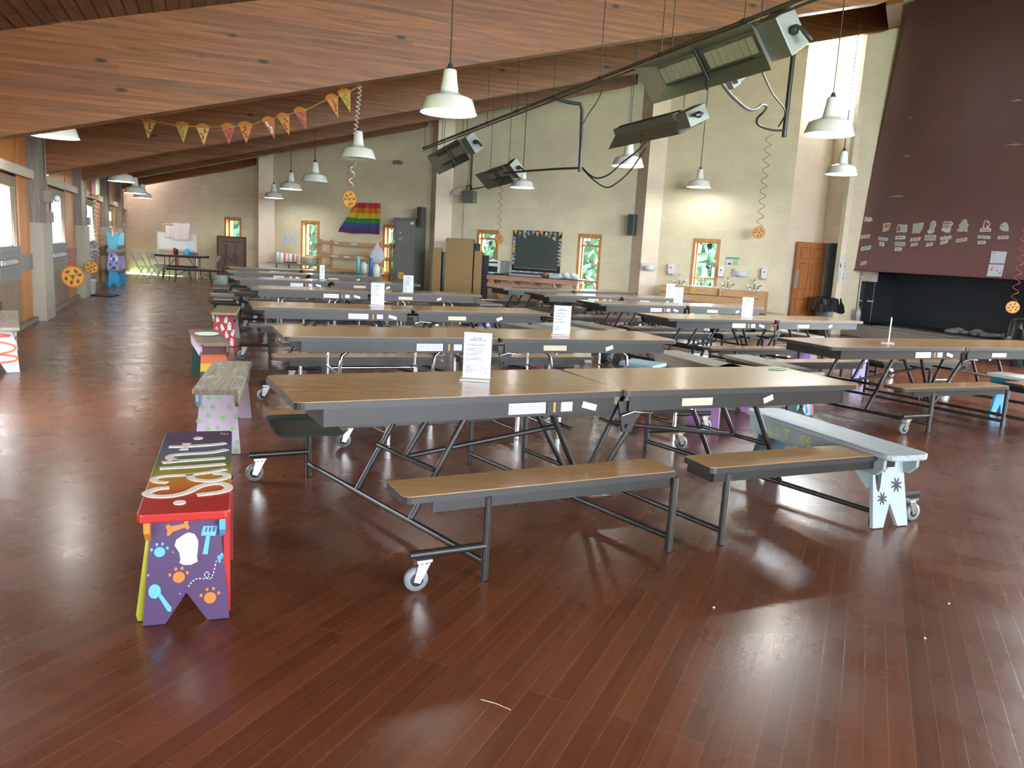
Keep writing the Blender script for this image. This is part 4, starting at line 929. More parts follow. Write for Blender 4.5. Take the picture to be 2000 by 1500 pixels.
# --- the rainbow bench
SR, SO, SY, SG, SB_, SP = (.36, .018, .016), (.52, .14, .018), (.36, .26, .03), (.10, .17, .04), (.085, .115, .21), (.075, .045, .105)
rb = grad_mat('rainbow_seat', [(0., SR), (.17, SR), (.29, SO), (.42, SY), (.55, SG), (.74, SB_), (.90, SP), (1., SP)], .35)
PUR = pm('purple_paint', (.045, .016, .082)); LBL = pm('sky_blue_paint', (.09, .34, .60)); ORP = pm('orange_paint', (.44, .14, .012)); LTR = mat('cream_lettering', (.74, .68, .60), .5, 0, .05, 10)
a, b, w = ends((263, 1004), (453, 999), (326, 843), (451, 841))
t, st, pts_, Ln = bench('short bench with a red to purple rainbow seat lettered in white, purple leg with paws', a, b, w, ZBN, rb, PUR, pm('red_paint', (.33, .012, .016)), pm('orange_rail', (.5, .17, .02)), pm('blue_rail', (.08, .30, .55)), legin=.13, notch=(.42, .27), rad=.02, legw=1.04)
# lettering: u along the bench (0..Ln), v across (+ = left edge)
m = MB(); O = V(0, 0, ZBN); UX, UY = V(1, 0, 0), V(0, 1, 0)
hw = w / 2
def q(u, v): return (u * Ln, v * hw)
def stroke(pts, wd, n=6): ribbon(m, smooth_pts([q(*p) for p in pts], n), wd, O, UX, UY, .0025)
# strokes: u fraction along seat, v in -1 (right edge) .. 1 (left edge)
stroke([(.245, .45), (.24, .7), (.215, .88), (.19, .93), (.165, .75), (.158, .5), (.165, .25), (.195, -.02), (.245, -.25), (.27, -.55), (.262, -.8), (.225, -.94), (.19, -.88), (.17, -.62), (.158, -.22)], .034)
stroke([(.30, .53), (.312, .76), (.335, .88), (.365, .8), (.378, .5), (.38, .05), (.40, -.43), (.43, -.86)], .028)
stroke([(.38, .05), (.33, -.06), (.308, -.27), (.303, -.6), (.335, -.9), (.372, -.83), (.387, -.57)], .032)
stroke([(.468, .82), (.473, .4), (.477, 0), (.497, -.84)], .034)
stroke([(.54, .8), (.552, .46), (.562, 0), (.577, -.82)], .036)
stroke([(.558, .44), (.60, .66), (.635, .58), (.648, .2), (.66, -.46), (.695, -.86)], .034)
stroke([(.755, .76), (.757, .24), (.77, -.44), (.79, -.82)], .036)
m.prism([q(.705, .45), q(.745, .33), q(.765, .33), q(.80, .42), q(.80, .16), q(.765, .24), q(.745, .24), q(.705, .2)], O, UX, UY, .0026)
m.prism([q(u, v) for u, v in ell(.092, .14, .02, .14, 16)], O, UX, UY, .0026); m.prism([q(u, v) for u, v in ell(.877, -.01, .02, .14, 16)], O, UX, UY, .0026)
m.build('lettering', LTR, st)
m = MB()
for k in range(3): m.prism([q(u, v) for u, v in ell(.95 - .006 * k, -.68 - .09 * k, .008, .03, 10)], O, UX, UY, .0026)
m.build('spots', pm('gold_paint', (.5, .3, .08)), st)
# pictures on the near leg (facing -x): p across (-1 left .. 1 right), r height 0..1
hl = ZBN - .035; sp = .05; LO = V(.13 - sp - .0255, 0, 0); lux = V(0, -1, 0); luy = V(sp / hl, 0, 1)
lw_ = w * .92 * 1.04 / 2
def lp_(pts): return [(p * lw_, r * hl) for p, r in pts]
def art(par, name, mt, polys, t_=.002):
    mm = MB()
    for pl in polys: mm.prism(lp_(pl), LO, lux, luy, t_)
    return mm.build(name, mt, par)
near = pts_[0]
def paw(cx, cy, r): 
    k = lw_ / hl
    return [ell(cx, cy, r, r * k, 16)] + [ell(cx + dx_ * r, cy + dy_ * r * k, r * .26, r * .32 * k, 10) for dx_, dy_ in ((-1.45, .55), (-.5, 1.5), (.55, 1.55), (1.4, .7))]
art(near, 'blue_paw', LBL, paw(-.60, .66, .125)); art(near, 'orange_paw', ORP, paw(-.17, .42, .14)); art(near, 'orange_paw', ORP, paw(.55, .21, .145))
art(near, 'bone', ORP, [[(-.46, .885), (-.40, .905), (-.34, .885), (-.05, .90), (-.02, .935), (.06, .93), (.045, .895), (.09, .865), (.04, .845), (-.03, .865), (-.30, .835), (-.38, .80), (-.44, .805), (-.42, .845)]])
art(near, 'spatula', LBL, [[(.40, .87), (.74, .865), (.68, .775), (.345, .785)], [(.47, .79), (.56, .785), (.50, .61), (.38, .615)]])
art(near, 'spatula_slot', PUR, [[(.46 + .09 * k, .855), (.50 + .09 * k, .855), (.475 + .09 * k, .815), (.435 + .09 * k, .815)] for k in range(3)], .003)
art(near, 'chef_hat', mat('hat_white', (.66, .67, .70), .5), [[(-.13, .58), (-.15, .64), (-.26, .71), (-.22, .76), (-.06, .80), (.06, .82), (.20, .80), (.28, .74), (.27, .66), (.25, .60), (.26, .55), (.10, .525), (-.06, .53), (-.15, .55)]])
art(near, 'hat_line', mat('hat_grey', (.35, .36, .40), .5), [[(-.13, .595), (.25, .60), (.25, .607), (-.13, .602)]] + [[(x, .70), (x + .015, .70), (x + .02, .64), (x + .01, .64)] for x in (-.14, -.02, .1, .16)], .003)
art(near, 'spoon', LBL, [ell(-.72, .31, .14, .065, 16), [(-.65, .27), (-.58, .285), (-.34, .15), (-.36, .115), (-.43, .12)]])
art(near, 'butterfly', LBL, [ell(.80, .565, .07, .015, 8, .3), ell(.83, .585, .04, .03, 8), ell(.76, .575, .035, .02, 8), ell(.78, .54, .025, .018, 8)])
dash = smooth_pts([(.70, .545), (.66, .48), (.62, .42), (.56, .385), (.46, .395), (.42, .43), (.50, .45), (.52, .41), (.42, .39), (.25, .395), (.12, .365), (.03, .32)], 4)
mm = MB()
for k in range(0, len(dash) - 2, 2): ribbon(mm, lp_([dash[k], dash[k + 1]]), .0035, LO, lux, luy, .002)
mm.build('dashed_trail', mat('trail_white', (.6, .58, .68), .5), near)
art(near, 'paint_dot', pm('lilac_dot', (.25, .2, .42)), [ell(-.86, .46, .025, .012, 8), ell(-.15, .27, .02, .01, 8), ell(-.3, .65, .018, .009, 8)])
# boards nailed beside the near leg
YEL = pm('lime_paint', (.30, .29, .02)); RED = pm('deep_red_paint', (.36, .015, .02))
m = MB(); m.prism([(.0, .40), (.005, .40), (.055, .03), (.05, .005), (.025, 0), (.0, .03)], (.10, hw * .78, 0), (0, 1, 0), (0, 0, 1), .05); m.build('side_board', YEL, t)
m = MB(); m.box(.08, .14, -hw * .98, -hw * .84, .02, .42); m.build('side_board', RED, t)
m = MB(); m.box(.6, .66, -hw * 1.04, -hw * .92, .02, .40); m.build('side_board', pm('dark_red_paint', (.20, .012, .016)), t)
# --- dotted bench
OLDT = wood('flaking_seat', (.16, .13, .09), (.34, .31, .235), rough=.65, scale=(1.5, 18, 18), dist=2.5, stain=(7., .60, (.30, .40, .40)), bump=.5)
LIL = pm('lilac_paint', (.50, .42, .56)); AQ = pm('aqua_paint', (.26, .48, .52)); GRD = pm('green_dot', (.20, .50, .20))
a, b, w = ends((375, 760), (468, 763), (418, 704), (493, 706))
t, st, P_, Ln = bench('bench with a flaking seat, aqua rails and lilac legs dotted green', a, b, w, ZBN, OLDT, LIL, LIL, AQ, OLDT, legin=.15, splay=.06, legw=1.06, notch=(.3, .25))
hl = ZBN - .035; sp = .06; LO = V(.15 - sp - .0255, 0, 0); luy = V(sp / hl, 0, 1); lw_ = w * .92 * 1.06 / 2
rr = random.Random(4); ds = [(-.42, .93), (.08, .92), (-.68, .78), (-.22, .78), (.5, .78), (-.4, .64), (.22, .60), (.8, .62), (-.82, .55), (-.42, .42), (.0, .44), (.64, .42), (-.78, .30), (-.2, .26), (.25, .26), (.86, .2), (-.85, .1), (.8, .06)]
art(P_[0], 'green_dots', GRD, [ell(x, y * .97, .105, .105 * lw_ / hl, 14) for x, y in ds if abs(x) < .9])
mm = MB(); O2 = V(Ln - .15 + sp - .0255 * 0 - .027, 0, 0)
for x, y in ((-.8, .2), (-.78, .35), (-.6, .45), (-.85, .55), (-.5, .3)): mm.prism(ell(x * lw_, y * hl, .02, .02, 12), O2, (0, -1, 0), V(-sp / hl, 0, 1), .002)
mm.build('green_dots', GRD, P_[1])
# --- rainbow-striped leg bench with plate
BRS = wood('brown_old_seat', (.12, .075, .05), (.27, .19, .14), rough=.6, scale=(1.5, 16, 16), dist=2.5, bump=.4)
RL2 = grad_mat('striped_leg', [(0., (.03, .07, .25)), (.22, (.02, .06, .05)), (.40, (.55, .36, .02)), (.58, (.52, .10, .02)), (.78, (.12, .018, .02))], .5, 2, .0, True)
a, b, w = ends((391, 669), (448, 671), (366, 643), (427, 643))
t, st, P_, Ln = bench('bench with rainbow striped leg and a pale plate on its brown seat', a, b, w, ZBN, BRS, RL2, pm('dark_green_paint', (.02, .06, .045)), pm('lilac_rail', (.42, .36, .48)), BRS, legin=.14, notch=(.25, .2))
pp = atz(404, 655, ZBN + .003)
t = thing('plate', 'pale green round plate lying on the rainbow legged bench', 'plate', pp); m = MB(); m.lathe([(0, .006), (.075, .006), (.115, .02), (.12, .024), (.118, .018), (.08, 0), (0, 0)], 28); m.build('dish', mat('celadon', (.50, .60, .52), .25), t)
bpy.data.objects.remove(t); o = [o for o in COL.objects if o.name.startswith('dish')][-1]; o.name = 'plate'; o.location = pp; tag(o, 'pale green round plate lying on the rainbow legged bench', 'plate')
# --- ghost bench
a, b, w = ends((413, 610), (460, 611.5), (420, 600), (469, 600.5)); b = a + (b - a).normalized() * 1.15
TANS = wood('tan_old_seat', (.22, .18, .10), (.38, .32, .20), rough=.55, scale=(1.5, 16, 16))
GRP = pm('grey_white_paint', (.42, .42, .42))
t, st, P_, Ln = bench('bench with a red leg painted with little white ghosts', a, b, w, ZBN, TANS, pm('ghost_red', (.42, .014, .02)), GRP, GRP, pm('dark_rail', (.1, .09, .08)), legin=.14, notch=(.3, .2), legw=1.05)
hl = ZBN - .035; sp = .05; LO = V(.14 - sp - .0255, 0, 0); luy = V(sp / hl, 0, 1); lw_ = w * .92 * 1.05 / 2
def ghost(cx, cy, s, rot):
    base = [(-.13, -.2), (.13, -.2), (.12, .05), (.08, .17), (0, .22), (-.08, .17), (-.12, .05)]
    return [(cx + s * (x * math.cos(rot) - y * math.sin(rot)), cy + s * (x * math.sin(rot) + y * math.cos(rot)) * .52) for x, y in base]
G = [(-.55, .86, .95, .3), (.15, .84, 1., -.3), (-.15, .6, 1., .4), (.42, .64, 1.25, -.05), (-.6, .5, 1., 0), (.2, .38, 1., .2), (.72, .44, 1.05, -.4), (-.2, .28, .95, -.3), (.62, .15, 1.15, -.05), (-.6, .2, .9, .1)]
art(P_[0], 'ghosts', mat('ghost_white', (.70, .70, .72), .5), [ghost(*g) for g in G])
art(P_[0], 'ghost_eyes', INK, [ell(g[0] + dx_, g[1] + .05, .022, .02, 8) for g in G for dx_ in (-.035, .045)], .003)
# --- dark benches with trays
DKP = pm('black_green_paint', (.018, .03, .024)); GRYT = wood('greyish_seat', (.20, .17, .13), (.36, .32, .26), rough=.6, scale=(1.5, 16, 16))
a, b, w = ends((417, 584), (454, 584), (420, 578), (452, 578)); b = a + (b - a).normalized() * 1.2
bench('dark legged bench with a single flat tray lying on its seat', a, b, w, ZBN, GRYT, DKP, DKP, DKP)
def tray(P, label, w=.36, d=.46, rz=0., n=1, mt=None, name='tray'):
    mt = mt or mat('dark_tray', (.028, .045, .038), .28)
    o = MB(); o.prism(rrect(w, d, .05, 4), (0, 0, 0), (1, 0, 0), (0, 1, 0), .004)
    P_ = rrect(w, d, .05, 4); Q_ = rrect(w + .035, d + .035, .06, 4); K = len(P_)
    vs = [(x, y, .003) for x, y in P_] + [(x, y, .022) for x, y in Q_] + [(x * 1.02, y * 1.015, .021) for x, y in Q_] + [(x * 1.01, y * 1.01, -.0) for x, y in P_]
    fs = []
    for i in range(K):
        j = (i + 1) % K
        for r in range(3): fs.append((r * K + i, r * K + j, (r + 1) * K + j, (r + 1) * K + i))
    o.add(vs, fs)
    ob = o.build(name, mt); ob.location = P; ob.rotation_euler = (0, 0, rz); return tag(ob, label, 'tray')
tray(atz(434, 577, ZBN + .004), 'pale edged tray on the dark bench behind the ghost bench', .34, .44, .35, mt=mat('beige_tray', (.42, .36, .28), .4))
a, b, w = ends((417, 562), (447, 562), (421, 556), (447, 556)); b = a + (b - a).normalized() * 1.2
bench('dark legged bench carrying two stacks of green plates', a, b, w, ZBN, GRYT, DKP, DKP, DKP)
CEL = mat('celadon', (.50, .60, .52), .25)
for cx, cy, n, lb in ((431, 556, 9, 'front stack of pale green plates'), (433, 549.5, 7, 'rear stack of pale green plates')):
    P = atz(cx, cy, ZBN + .003)
    for k in range(n):
        m = MB(); z = k * .019; m.lathe([(0, .004), (.09, .004), (.135, .018), (.14, .022), (.136, .014), (.09, 0), (0, 0)], 20)
        o = m.build('plate', CEL); o.location = P + V(0, 0, z); tag(o, lb + ' on the dark bench in the left row', 'plate', lb)
a, b, w = ends((420, 594), (458, 594.5), (424, 588), (458, 588.5)); b = a + (b - a).normalized() * .9
tp = atz(436, 592, .44)
tray(tp, 'dark green tray just above the ghost bench', .40, .5, .4)
# --- orange scrawled bench at the left edge
a = (atz(46, 640, ZBN) + atz(45, 612, ZBN)) / 2; dw = (atz(46, 640, ZBN) - atz(45, 612, ZBN)); wd = dw.length; ax = Vector((-dw.y, dw.x, 0)).normalized()
if ax.x > 0: ax = -ax
WHT = pm('white_leg_paint', (.55, .56, .60)); SCR = pm('orange_scrawl', (.62, .11, .02))
near_c = (atz(-70, 640, ZBN) + atz(-60, 612, ZBN)) / 2
A_ = (atz(46, 640, ZBN) + atz(-62, 640, ZBN)) / 2; B_ = (atz(45, 612, ZBN) + atz(-55, 612, ZBN)) / 2; wd = (atz(46, 640, ZBN) - atz(-62, 640, ZBN)).length
t, st, P_, Ln = bench('white bench scrawled with orange loops, cut by the left edge of the picture', A_, B_ + (B_ - A_) * .25, wd * .86, ZBN, GRYT, WHT, WHT, GRYT, GRYT, legin=.14, notch=(.32, .3))
hl = ZBN - .035; sp = .05; LO = V(.14 - sp - .0255, 0, 0); luy = V(sp / hl, 0, 1); lw_ = wd * .86 * .92 / 2
mm = MB(); ribbon(mm, lp_(smooth_pts([(-.9, .9), (.1, .90), (.62, .86), (.15, .84), (-.3, .74), (.3, .70), (.80, .62), (.72, .52), (.1, .44), (-.3, .42), (.3, .42), (.84, .37), (.80, .28), (.2, .24), (-.5, .2)], 6)), .022, LO, lux, luy, .002); mm.build('orange_scrawl', SCR, P_[0])
# --- grey-blue bench on the right
GBT = wood('grey_blue_seat', (.20, .235, .25), (.36, .40, .42), rough=.42, scale=(1.2, 20, 20), dist=2.5, bump=.5); GBP = pm('grey_blue_paint', (.30, .36, .39)); GBR = pm('grey_green_rail', (.23, .29, .28))
a, b, w = ends((1745, 893), (1822, 886), (1455, 799), (1515, 794))
t, st, P_, Ln = bench('long grey blue bench with black flowers on its leg and yellow lettering', a, b, w * .95, ZBN, GBT, GBP, pm('blue_black_leg', (.05, .10, .14)), GBR, GBR, legin=.20, splay=.09, notch=(.34, .32), rad=.07, rails=(.11, .022), legw=.95)
hl = ZBN - .035; sp = .09; LO = V(.20 - sp - .0255, 0, 0); luy = V(sp / hl, 0, 1); lw_ = w * .95 * .92 * .95 / 2
def flower(cx, cy, s): return [ell(cx + .5 * s * math.cos(a_) , cy + .5 * s * math.sin(a_) * lw_ / hl * 1.0, s * .5, s * .13 * 1.0, 8, a_) for a_ in (k * PI / 4 + .3 for k in range(8))]
mm = MB()
for cx, cy, s in ((-.30, .83, .27), (.42, .57, .34), (-.42, .40, .29)):
    for k in range(8):
        a_ = k * PI / 4 + .3; c0 = (cx * lw_, cy * hl); r_ = s * lw_
        mm.prism(ell(c0[0] + .5 * r_ * math.cos(a_), c0[1] + .5 * r_ * math.sin(a_), r_ * .5, r_ * .13, 8, a_), LO, lux, luy, .002)
mm.build('black_flowers', mat('flower_black', (.02, .022, .035), .5), P_[0])
# lettering on the rail that faces the camera
mw = w * .95 * .74 / 2 + .012
side = 1 if (Matrix.Rotation(math.atan2((b - a).y, (b - a).x), 3, 'Z') @ V(0, 1, 0)).dot(-a) > 0 else -1
mm = MB(); ly = side * (mw + .0115); ux_ = V(-1 if side > 0 else 1, 0, 0)
for s_, u in (('L', .78), ('L', .725), ('T', .66), ("'06", .53)):
    text_into(mm, s_, .095, (u * Ln, ly + side * .0005, ZBN - .035 - .052), ux_, (0, 0, 1), .001)
mm.build('yellow_lettering', pm('lettering_yellow', (.50, .46, .08)), [p for p in P_ if p.name.startswith('side_rail')][1 if side > 0 else 0])
m = MB(); m.bar((.26, 0, .10 + .1), (.52, 0, ZBN - .05), .07, .02, (0, 1, 0)); m.build('brace', pm('pale_aqua', (.38, .50, .50)), t)
# --- blue 'three years' bench at the right edge
BLU = pm('bright_blue_paint', (.015, .26, .50)); TEAL = pm('teal_paint', (.012, .17, .24))
A_ = atz(1925, 727, ZBN); B_ = atz(1904, 717, ZBN); rt = atz(2040, 745, ZBN)
dv = (rt - A_); dv.z = 0; ax = dv.normalized(); pr_ = Vector((-ax.y, ax.x, 0))
Pst = A_ + pr_ * .16; 
t, st, P_, Ln = bench('bright blue bench with white capitals on its side, at the right edge', Pst, Pst + ax * 1.25, .33, ZBN, wood('white_worn_seat', (.42, .40, .36), (.62, .60, .56), rough=.55, scale=(1.5, 16, 16)), BLU, BLU, TEAL, TEAL, legin=.16, notch=(.34, .3), rails=(.13, .022))
mm = MB(); y_ = -(.33 * .74 / 2 + .012 + .0115); text_into(mm, 'THREE YEARS', .115, (.60, y_, ZBN - .035 - .06), (1, 0, 0), (0, 0, 1), .0015); mm.build('white_lettering', mat('lettering_white', (.72, .74, .74), .5), [p for p in P_ if p.name.startswith('side_rail')][0])
# --- benches glimpsed between the table legs
def glimpse(px, py, ang, label, leg, seat=None, w=.34, Ln=1.25, rail=None, z=ZBN, **k):
    P = atz(px, py); d = V(math.sin(ang), math.cos(ang), 0); return bench(label, P, P + d * Ln, w, z, seat or GRYT, leg, leg, rail, **k)
PRP = pm('violet_paint', (.15, .10, .33)); MAR = pm('maroon_paint', (.12, .022, .05))
t, st, P_, Ln = glimpse(1690, 752, -.45, 'violet legged bench with white marks under the nearest right row table', PRP, rail=PRP)
hl = ZBN - .035; sp = .05; LO = V(.16 - sp - .0255, 0, 0); luy = V(sp / hl, 0, 1); lw_ = .34 * .92 / 2
mm = MB(); ribbon(mm, lp_([(-.72, .86), (-.60, .72), (-.42, .78), (-.36, .90), (-.52, .92), (-.60, .86), (-.72, .86)]), .012, LO, lux, luy, .002)
for k in range(8): mm.prism(lp_([(-.15 + .12 * k, .86 - .09 * (k > 4)), (-.08 + .12 * k, .86 - .09 * (k > 4)), (-.08 + .12 * k, .78 - .09 * (k > 4)), (-.15 + .12 * k, .78 - .09 * (k > 4))]), LO, lux, luy, .002)
mm.build('white_marks', mat('lettering_white', (.72, .74, .74), .5), P_[0])
glimpse(1588, 716, -.40, 'maroon legged bench under the left end of the nearest right row table', MAR)
RST = grad_mat('arched_rainbow', [(0., (.16, .08, .25)), (.12, (.45, .1, .1)), (.2, (.05, .3, .4)), (.3, (.5, .35, .3)), (.38, (.03, .2, .4)), (.48, (.3, .45, .55)), (.55, (.02, .05, .07)), (.68, (.1, .35, .4)), (.74, (.015, .03, .035))], .45, 1, .25, True)
t, st, P_, Ln = glimpse(1574, 816, -.35, 'bench whose black leg has rainbow arcs and a white star', RST, w=.36, rail=DKP)
hl = ZBN - .035; LO = V(.16 - sp - .0255, 0, 0); lw_ = .36 * .92 / 2
mm = MB(); mm.prism(lp_([(.58 + (.24 if k % 2 == 0 else .10) * math.sin(k * PI / 5), .30 + (.24 if k % 2 == 0 else .10) * .42 * math.cos(k * PI / 5)) for k in range(10)]), LO, lux, luy, .003); mm.build('star', mat('star_pale', (.62, .56, .52), .5), P_[0])
glimpse(1421, 806, -.38, 'navy legged bench behind the nearest table, a notch showing light', pm('navy_paint', (.022, .032, .05)), w=.36)
glimpse(1365, 838, .55, 'bench with lilac leg glimpsed under the right half of the nearest table', pm('lilac_side', (.30, .16, .34)), w=.32, seat=pm('cream_seat', (.5, .48, .45)))
t, st, P_, Ln = glimpse(1145, 712, -.6, 'pink and white painted bench showing through the chrome legs', pm('pink_white_paint', (.50, .46, .47)), w=.36, seat=pm('pale_aqua', (.38, .50, .50)), Ln=1.1)
LO = V(.16 - sp - .0255, 0, 0); lw_ = .36 * .92 / 2
mm = MB(); mm.prism(lp_([(-.5, .72), (-.2, .74), (-.15, .45), (-.45, .42)]), LO, lux, luy, .002); mm.build('pink_patch', pm('magenta_paint', (.42, .06, .14)), P_[0])
glimpse(1075, 712, -.6, 'magenta legged bench beside the pink and white one', pm('magenta_paint', (.42, .06, .14)), w=.33, Ln=1.1)
t, st, P_, Ln = bench('pale blue topped bench with red edge behind the chrome legged table', atz(1290, 712, ZBN), atz(1222, 703, ZBN), .36, ZBN, pm('pale_blue_seat', (.30, .44, .54)), pm('red_leg', (.4, .04, .04)))
glimpse(1200, 706, -.5, 'dark green bench right of the chrome legged table', DKP, w=.36)
glimpse(958, 641, -.5, 'purple boxy bench under the third table of the left row', pm('indigo_paint', (.06, .045, .20)), w=.5, Ln=.9)
glimpse(1385, 655, -.4, 'lavender fronted bench beneath the second table of the right row', pm('lavender_paint', (.42, .42, .56)), w=.5, Ln=1.)
glimpse(1510, 655, -.4, 'orange red bench behind the second table of the right row', pm('orange_red_paint', (.45, .07, .03)), w=.5, Ln=1.)
glimpse(1215, 645, -.4, 'red bench glimpsed under the third table of the right row', pm('orange_red_paint', (.45, .07, .03)), w=.4, Ln=1.)
# stack of three benches by the left wall, the top one upside down
SP = (atz(211, 561) + atz(232, 561)) / 2; sw_ = (atz(209, 561) - atz(233, 561)).length
dirS = V(-.32, .947, 0)
SKB = pm('vivid_blue_paint', (.02, .33, .68)); VIO = pm('pale_violet_paint', (.36, .30, .62)); SKY = pm('light_sky_paint', (.14, .48, .66)); DRKR = pm('dark_rail', (.1, .09, .08))
for k, (mt, z0, lb) in enumerate(((SKB, 0., 'bottom bench of the stack of three by the left wall, vivid blue leg'), (VIO, .46, 'middle bench of the stack of three, pale violet leg with painted drawings'), (SKY, .92, 'top bench of the stack of three, upside down with sky blue leg'))):
    t, st, P_, Ln = bench(lb, SP, SP + dirS * 1.2, sw_ * .95, .46, GRYT, mt, mt, DRKR, DRKR, legin=.13, notch=(.4, .24), group='stacked benches by the left wall')
    if k < 2:
        t.location.z = z0
    else:
        t.location.z = z0 + .46; t.rotation_euler[0] = PI; 
    hl = .425; LO = V(.13 - sp - .0255, 0, 0); luy = V(sp / hl, 0, 1); lw_ = sw_ * .95 * .92 / 2
    if k == 1:
        mm = MB()
        for cx, cy, a_, b_, r_ in ((-.3, .80, .2, .1, .2), (-.1, .55, .5, .12, .1), (-.5, .25, .2, .12, 0), (.2, .1, .4, .05, .1), (.6, .35, .25, .06, -.3)): mm.prism(lp_(ell(cx, cy, a_, b_, 10, r_)), LO, lux, luy, .002)
        mm.build('drawing', pm('drawing_navy', (.05, .06, .2)), P_[0]); mm = MB(); mm.prism(lp_(ell(.55, .62, .3, .16, 10)), LO, lux, luy, .0015); mm.prism(lp_(ell(-.35, .57, .22, .09, 10)), LO, lux, luy, .003); mm.build('pale_drawing', pm('drawing_mint', (.5, .65, .6)), P_[0])
    if k == 0:
        mm = MB()
        for x in (-.75, -.55, .45, .65, .8): mm.prism(lp_([(x, .06), (x + .06, .06), (x - .2 * (1 if x > 0 else -1) + .06, .24), (x - .2 * (1 if x > 0 else -1), .24)]), LO, lux, luy, .002)
        mm.build('stripes', pm('drawing_navy', (.05, .06, .2)), P_[0])
# bucket and tray on the floor
P = atz(176, 576); m = MB(); m.lathe([(0, .004), (.105, .004), (.135, .30), (.145, .30), (.145, .315), (.13, .315), (.1, .012), (0, .012)], 20); o = m.build('bucket', mat('white_plastic', (.66, .66, .66), .4)); o.location = P + V(0, 0, .024); tag(o, 'white plastic bucket standing on a dark mat by the left wall', 'bucket')
tray(P + V(.16, .02, 0), 'dark flat mat on the floor under the white bucket', .75, .5, .2, mt=mat('dark_mat', (.03, .028, .028), .5), name='floor_mat')
# tray hanging over the left end of the nearest table's far bench
Pt = atz(598, 835, ZB + .02)
tray(atz(597, 834, .47), 'dark green cafeteria tray on the far seat at the left end of the nearest table', .34, .44, .44)
# green cloth strip on the nearest table
m = MB(); P = atz(1515, 722, ZT + .001); m.prism([(-.06, -.02), (.02, -.03), (.09, .03), (.11, .05), (.03, .04), (0, .01), (-.05, .01)], (0, 0, .002), (1, 0, 0), (0, 1, 0), .008); o = m.build('green_strap', mat('sage_cloth', (.20, .32, .20), .8)); o.location = P; tag(o, 'small sage green strap lying on the right end of the nearest table', 'strap')
# crumbs on the floor
CRB = mat('crumb', (.6, .5, .4), .7)
for k, (px, py, lb) in enumerate(((1394, 1188, 'pale crumb on the bare floor in front of the nearest table'), (1853, 1180, 'upper of two pale specks on the floor at the lower right'), (1806, 1248, 'lower of two pale specks on the floor at the lower right'))):
    m = MB(); m.ball((0, 0, .004), .006, 8, 5, .6); o = m.build('crumb', CRB); o.location = atz(px, py); tag(o, lb, 'crumb')
m = MB(); P = atz(968, 1376); m.tube([(-.05, .02, .003), (0, .0, .004), (.05, -.03, .003)], .0016, 5); o = m.build('straw', mat('straw_yellow', (.5, .36, .18), .6)); o.location = P; tag(o, 'single bit of straw on the floor at the bottom middle', 'straw')
# ------------------------------------------------------------------ far left corner: folding table, chairs, whiteboard
DKTOP = wood('dark_brown_top', (.05, .035, .025), (.11, .08, .06), rough=.35, scale=(1.5, 18, 18)); FLEG = mat('dark_leg', (.05, .05, .05), .4, .4)
def fold_table(P, rz, Ln, w, z, label, name='folding_table', cat='table', top=None):
    t = thing(name, label, cat, P, rz)
    m = MB(); m.box(-Ln / 2, Ln / 2, -w / 2, w / 2, z - .03, z); m.build('tabletop' if cat == 'table' else 'seat', top or DKTOP, t, bevel=.008)
    m = MB(); m.box(-Ln / 2 + .02, Ln / 2 - .02, -w / 2 + .02, -w / 2 + .03, z - .075, z - .03); m.box(-Ln / 2 + .02, Ln / 2 - .02, w / 2 - .03, w / 2 - .02, z - .075, z - .03); m.build('apron', FLEG, t)
    for x in (-Ln / 2 + .25, Ln / 2 - .25):
        for y in (-w / 2 + .08, w / 2 - .08): m = MB(); m.tube([(x, y * .7, z - .03), (x, y * .7, z * .5), (x + (.04 if x > 0 else -.04), y, 0.01)], .014, 6); m.build('leg', FLEG, t)
        m = MB(); m.tube([(x, -w / 2 * .6, z * .45), (x, w / 2 * .6, z * .45)], .01, 6); m.tube([(x, 0, z * .45), (x * .3, 0, z - .04)], .01, 6); m.build('stretcher', FLEG, t)
    return t
YF = 24.2
PT = atY(356, 500, YF); PT.z = 0
fold_table(PT, .06, 1.42, .72, .78 + .02, 'dark topped folding table in the far left corner')
PBn = atY(377, 528, 23.4); PBn.z = 0
fold_table(PBn, .06, 1.5, .30, .44, 'dark low folding bench in front of the far corner table', 'folding_bench', 'bench')
PBk = atY(345, 520, 25.1); PBk.z = 0
fold_table(PBk, .06, 1.3, .30, .44, 'dark low folding bench behind the far corner table', 'folding_bench', 'bench')
def fold_chair(P, rz, label):
    t = thing('folding_chair', label, 'chair', P, rz, 'grey folding chairs in the far corner'); G_ = mat('grey_chair_steel', (.24, .24, .24), .4, .3); GS = mat('beige_seat', (.40, .36, .33), .5)
    for y in (-.2, .2): m = MB(); m.tube([(.28, y, .01), (-.05, y, .45), (-.24, y, .82)], .012, 6); m.build('back_frame', G_, t)
    for y in (-.18, .18): m = MB(); m.tube([(-.2, y, .01), (.12, y, .42)], .011, 6); m.build('leg', G_, t)
    m = MB(); m.prism(rrect(.38, .38, .04, 3), (.06, 0, .43), (1, 0, 0), (0, 1, 0), .02); m.build('seat', GS, t)
    m = MB(); m.prism(rrect(.40, .2, .03, 3), (-.205, 0, .74), (0, 1, 0), (-.4, 0, .9), .012); m.build('backrest', GS, t)
    m = MB(); m.tube([(-.17, -.18, .05), (-.17, .18, .05)], .008, 5); m.tube([(-.24, -.2, .82), (-.24, .2, .82)], .012, 6); m.build('cross_bar', G_, t)
fold_chair(atY(281, 547, 22.9) * 1. - V(0, 0, atY(281, 547, 22.9).z), -.15, 'grey folding chair nearest the left wall in the far corner')
fold_chair(V(-10.95, 23.9, 0), -.1, 'grey folding chair just left of the far corner table')
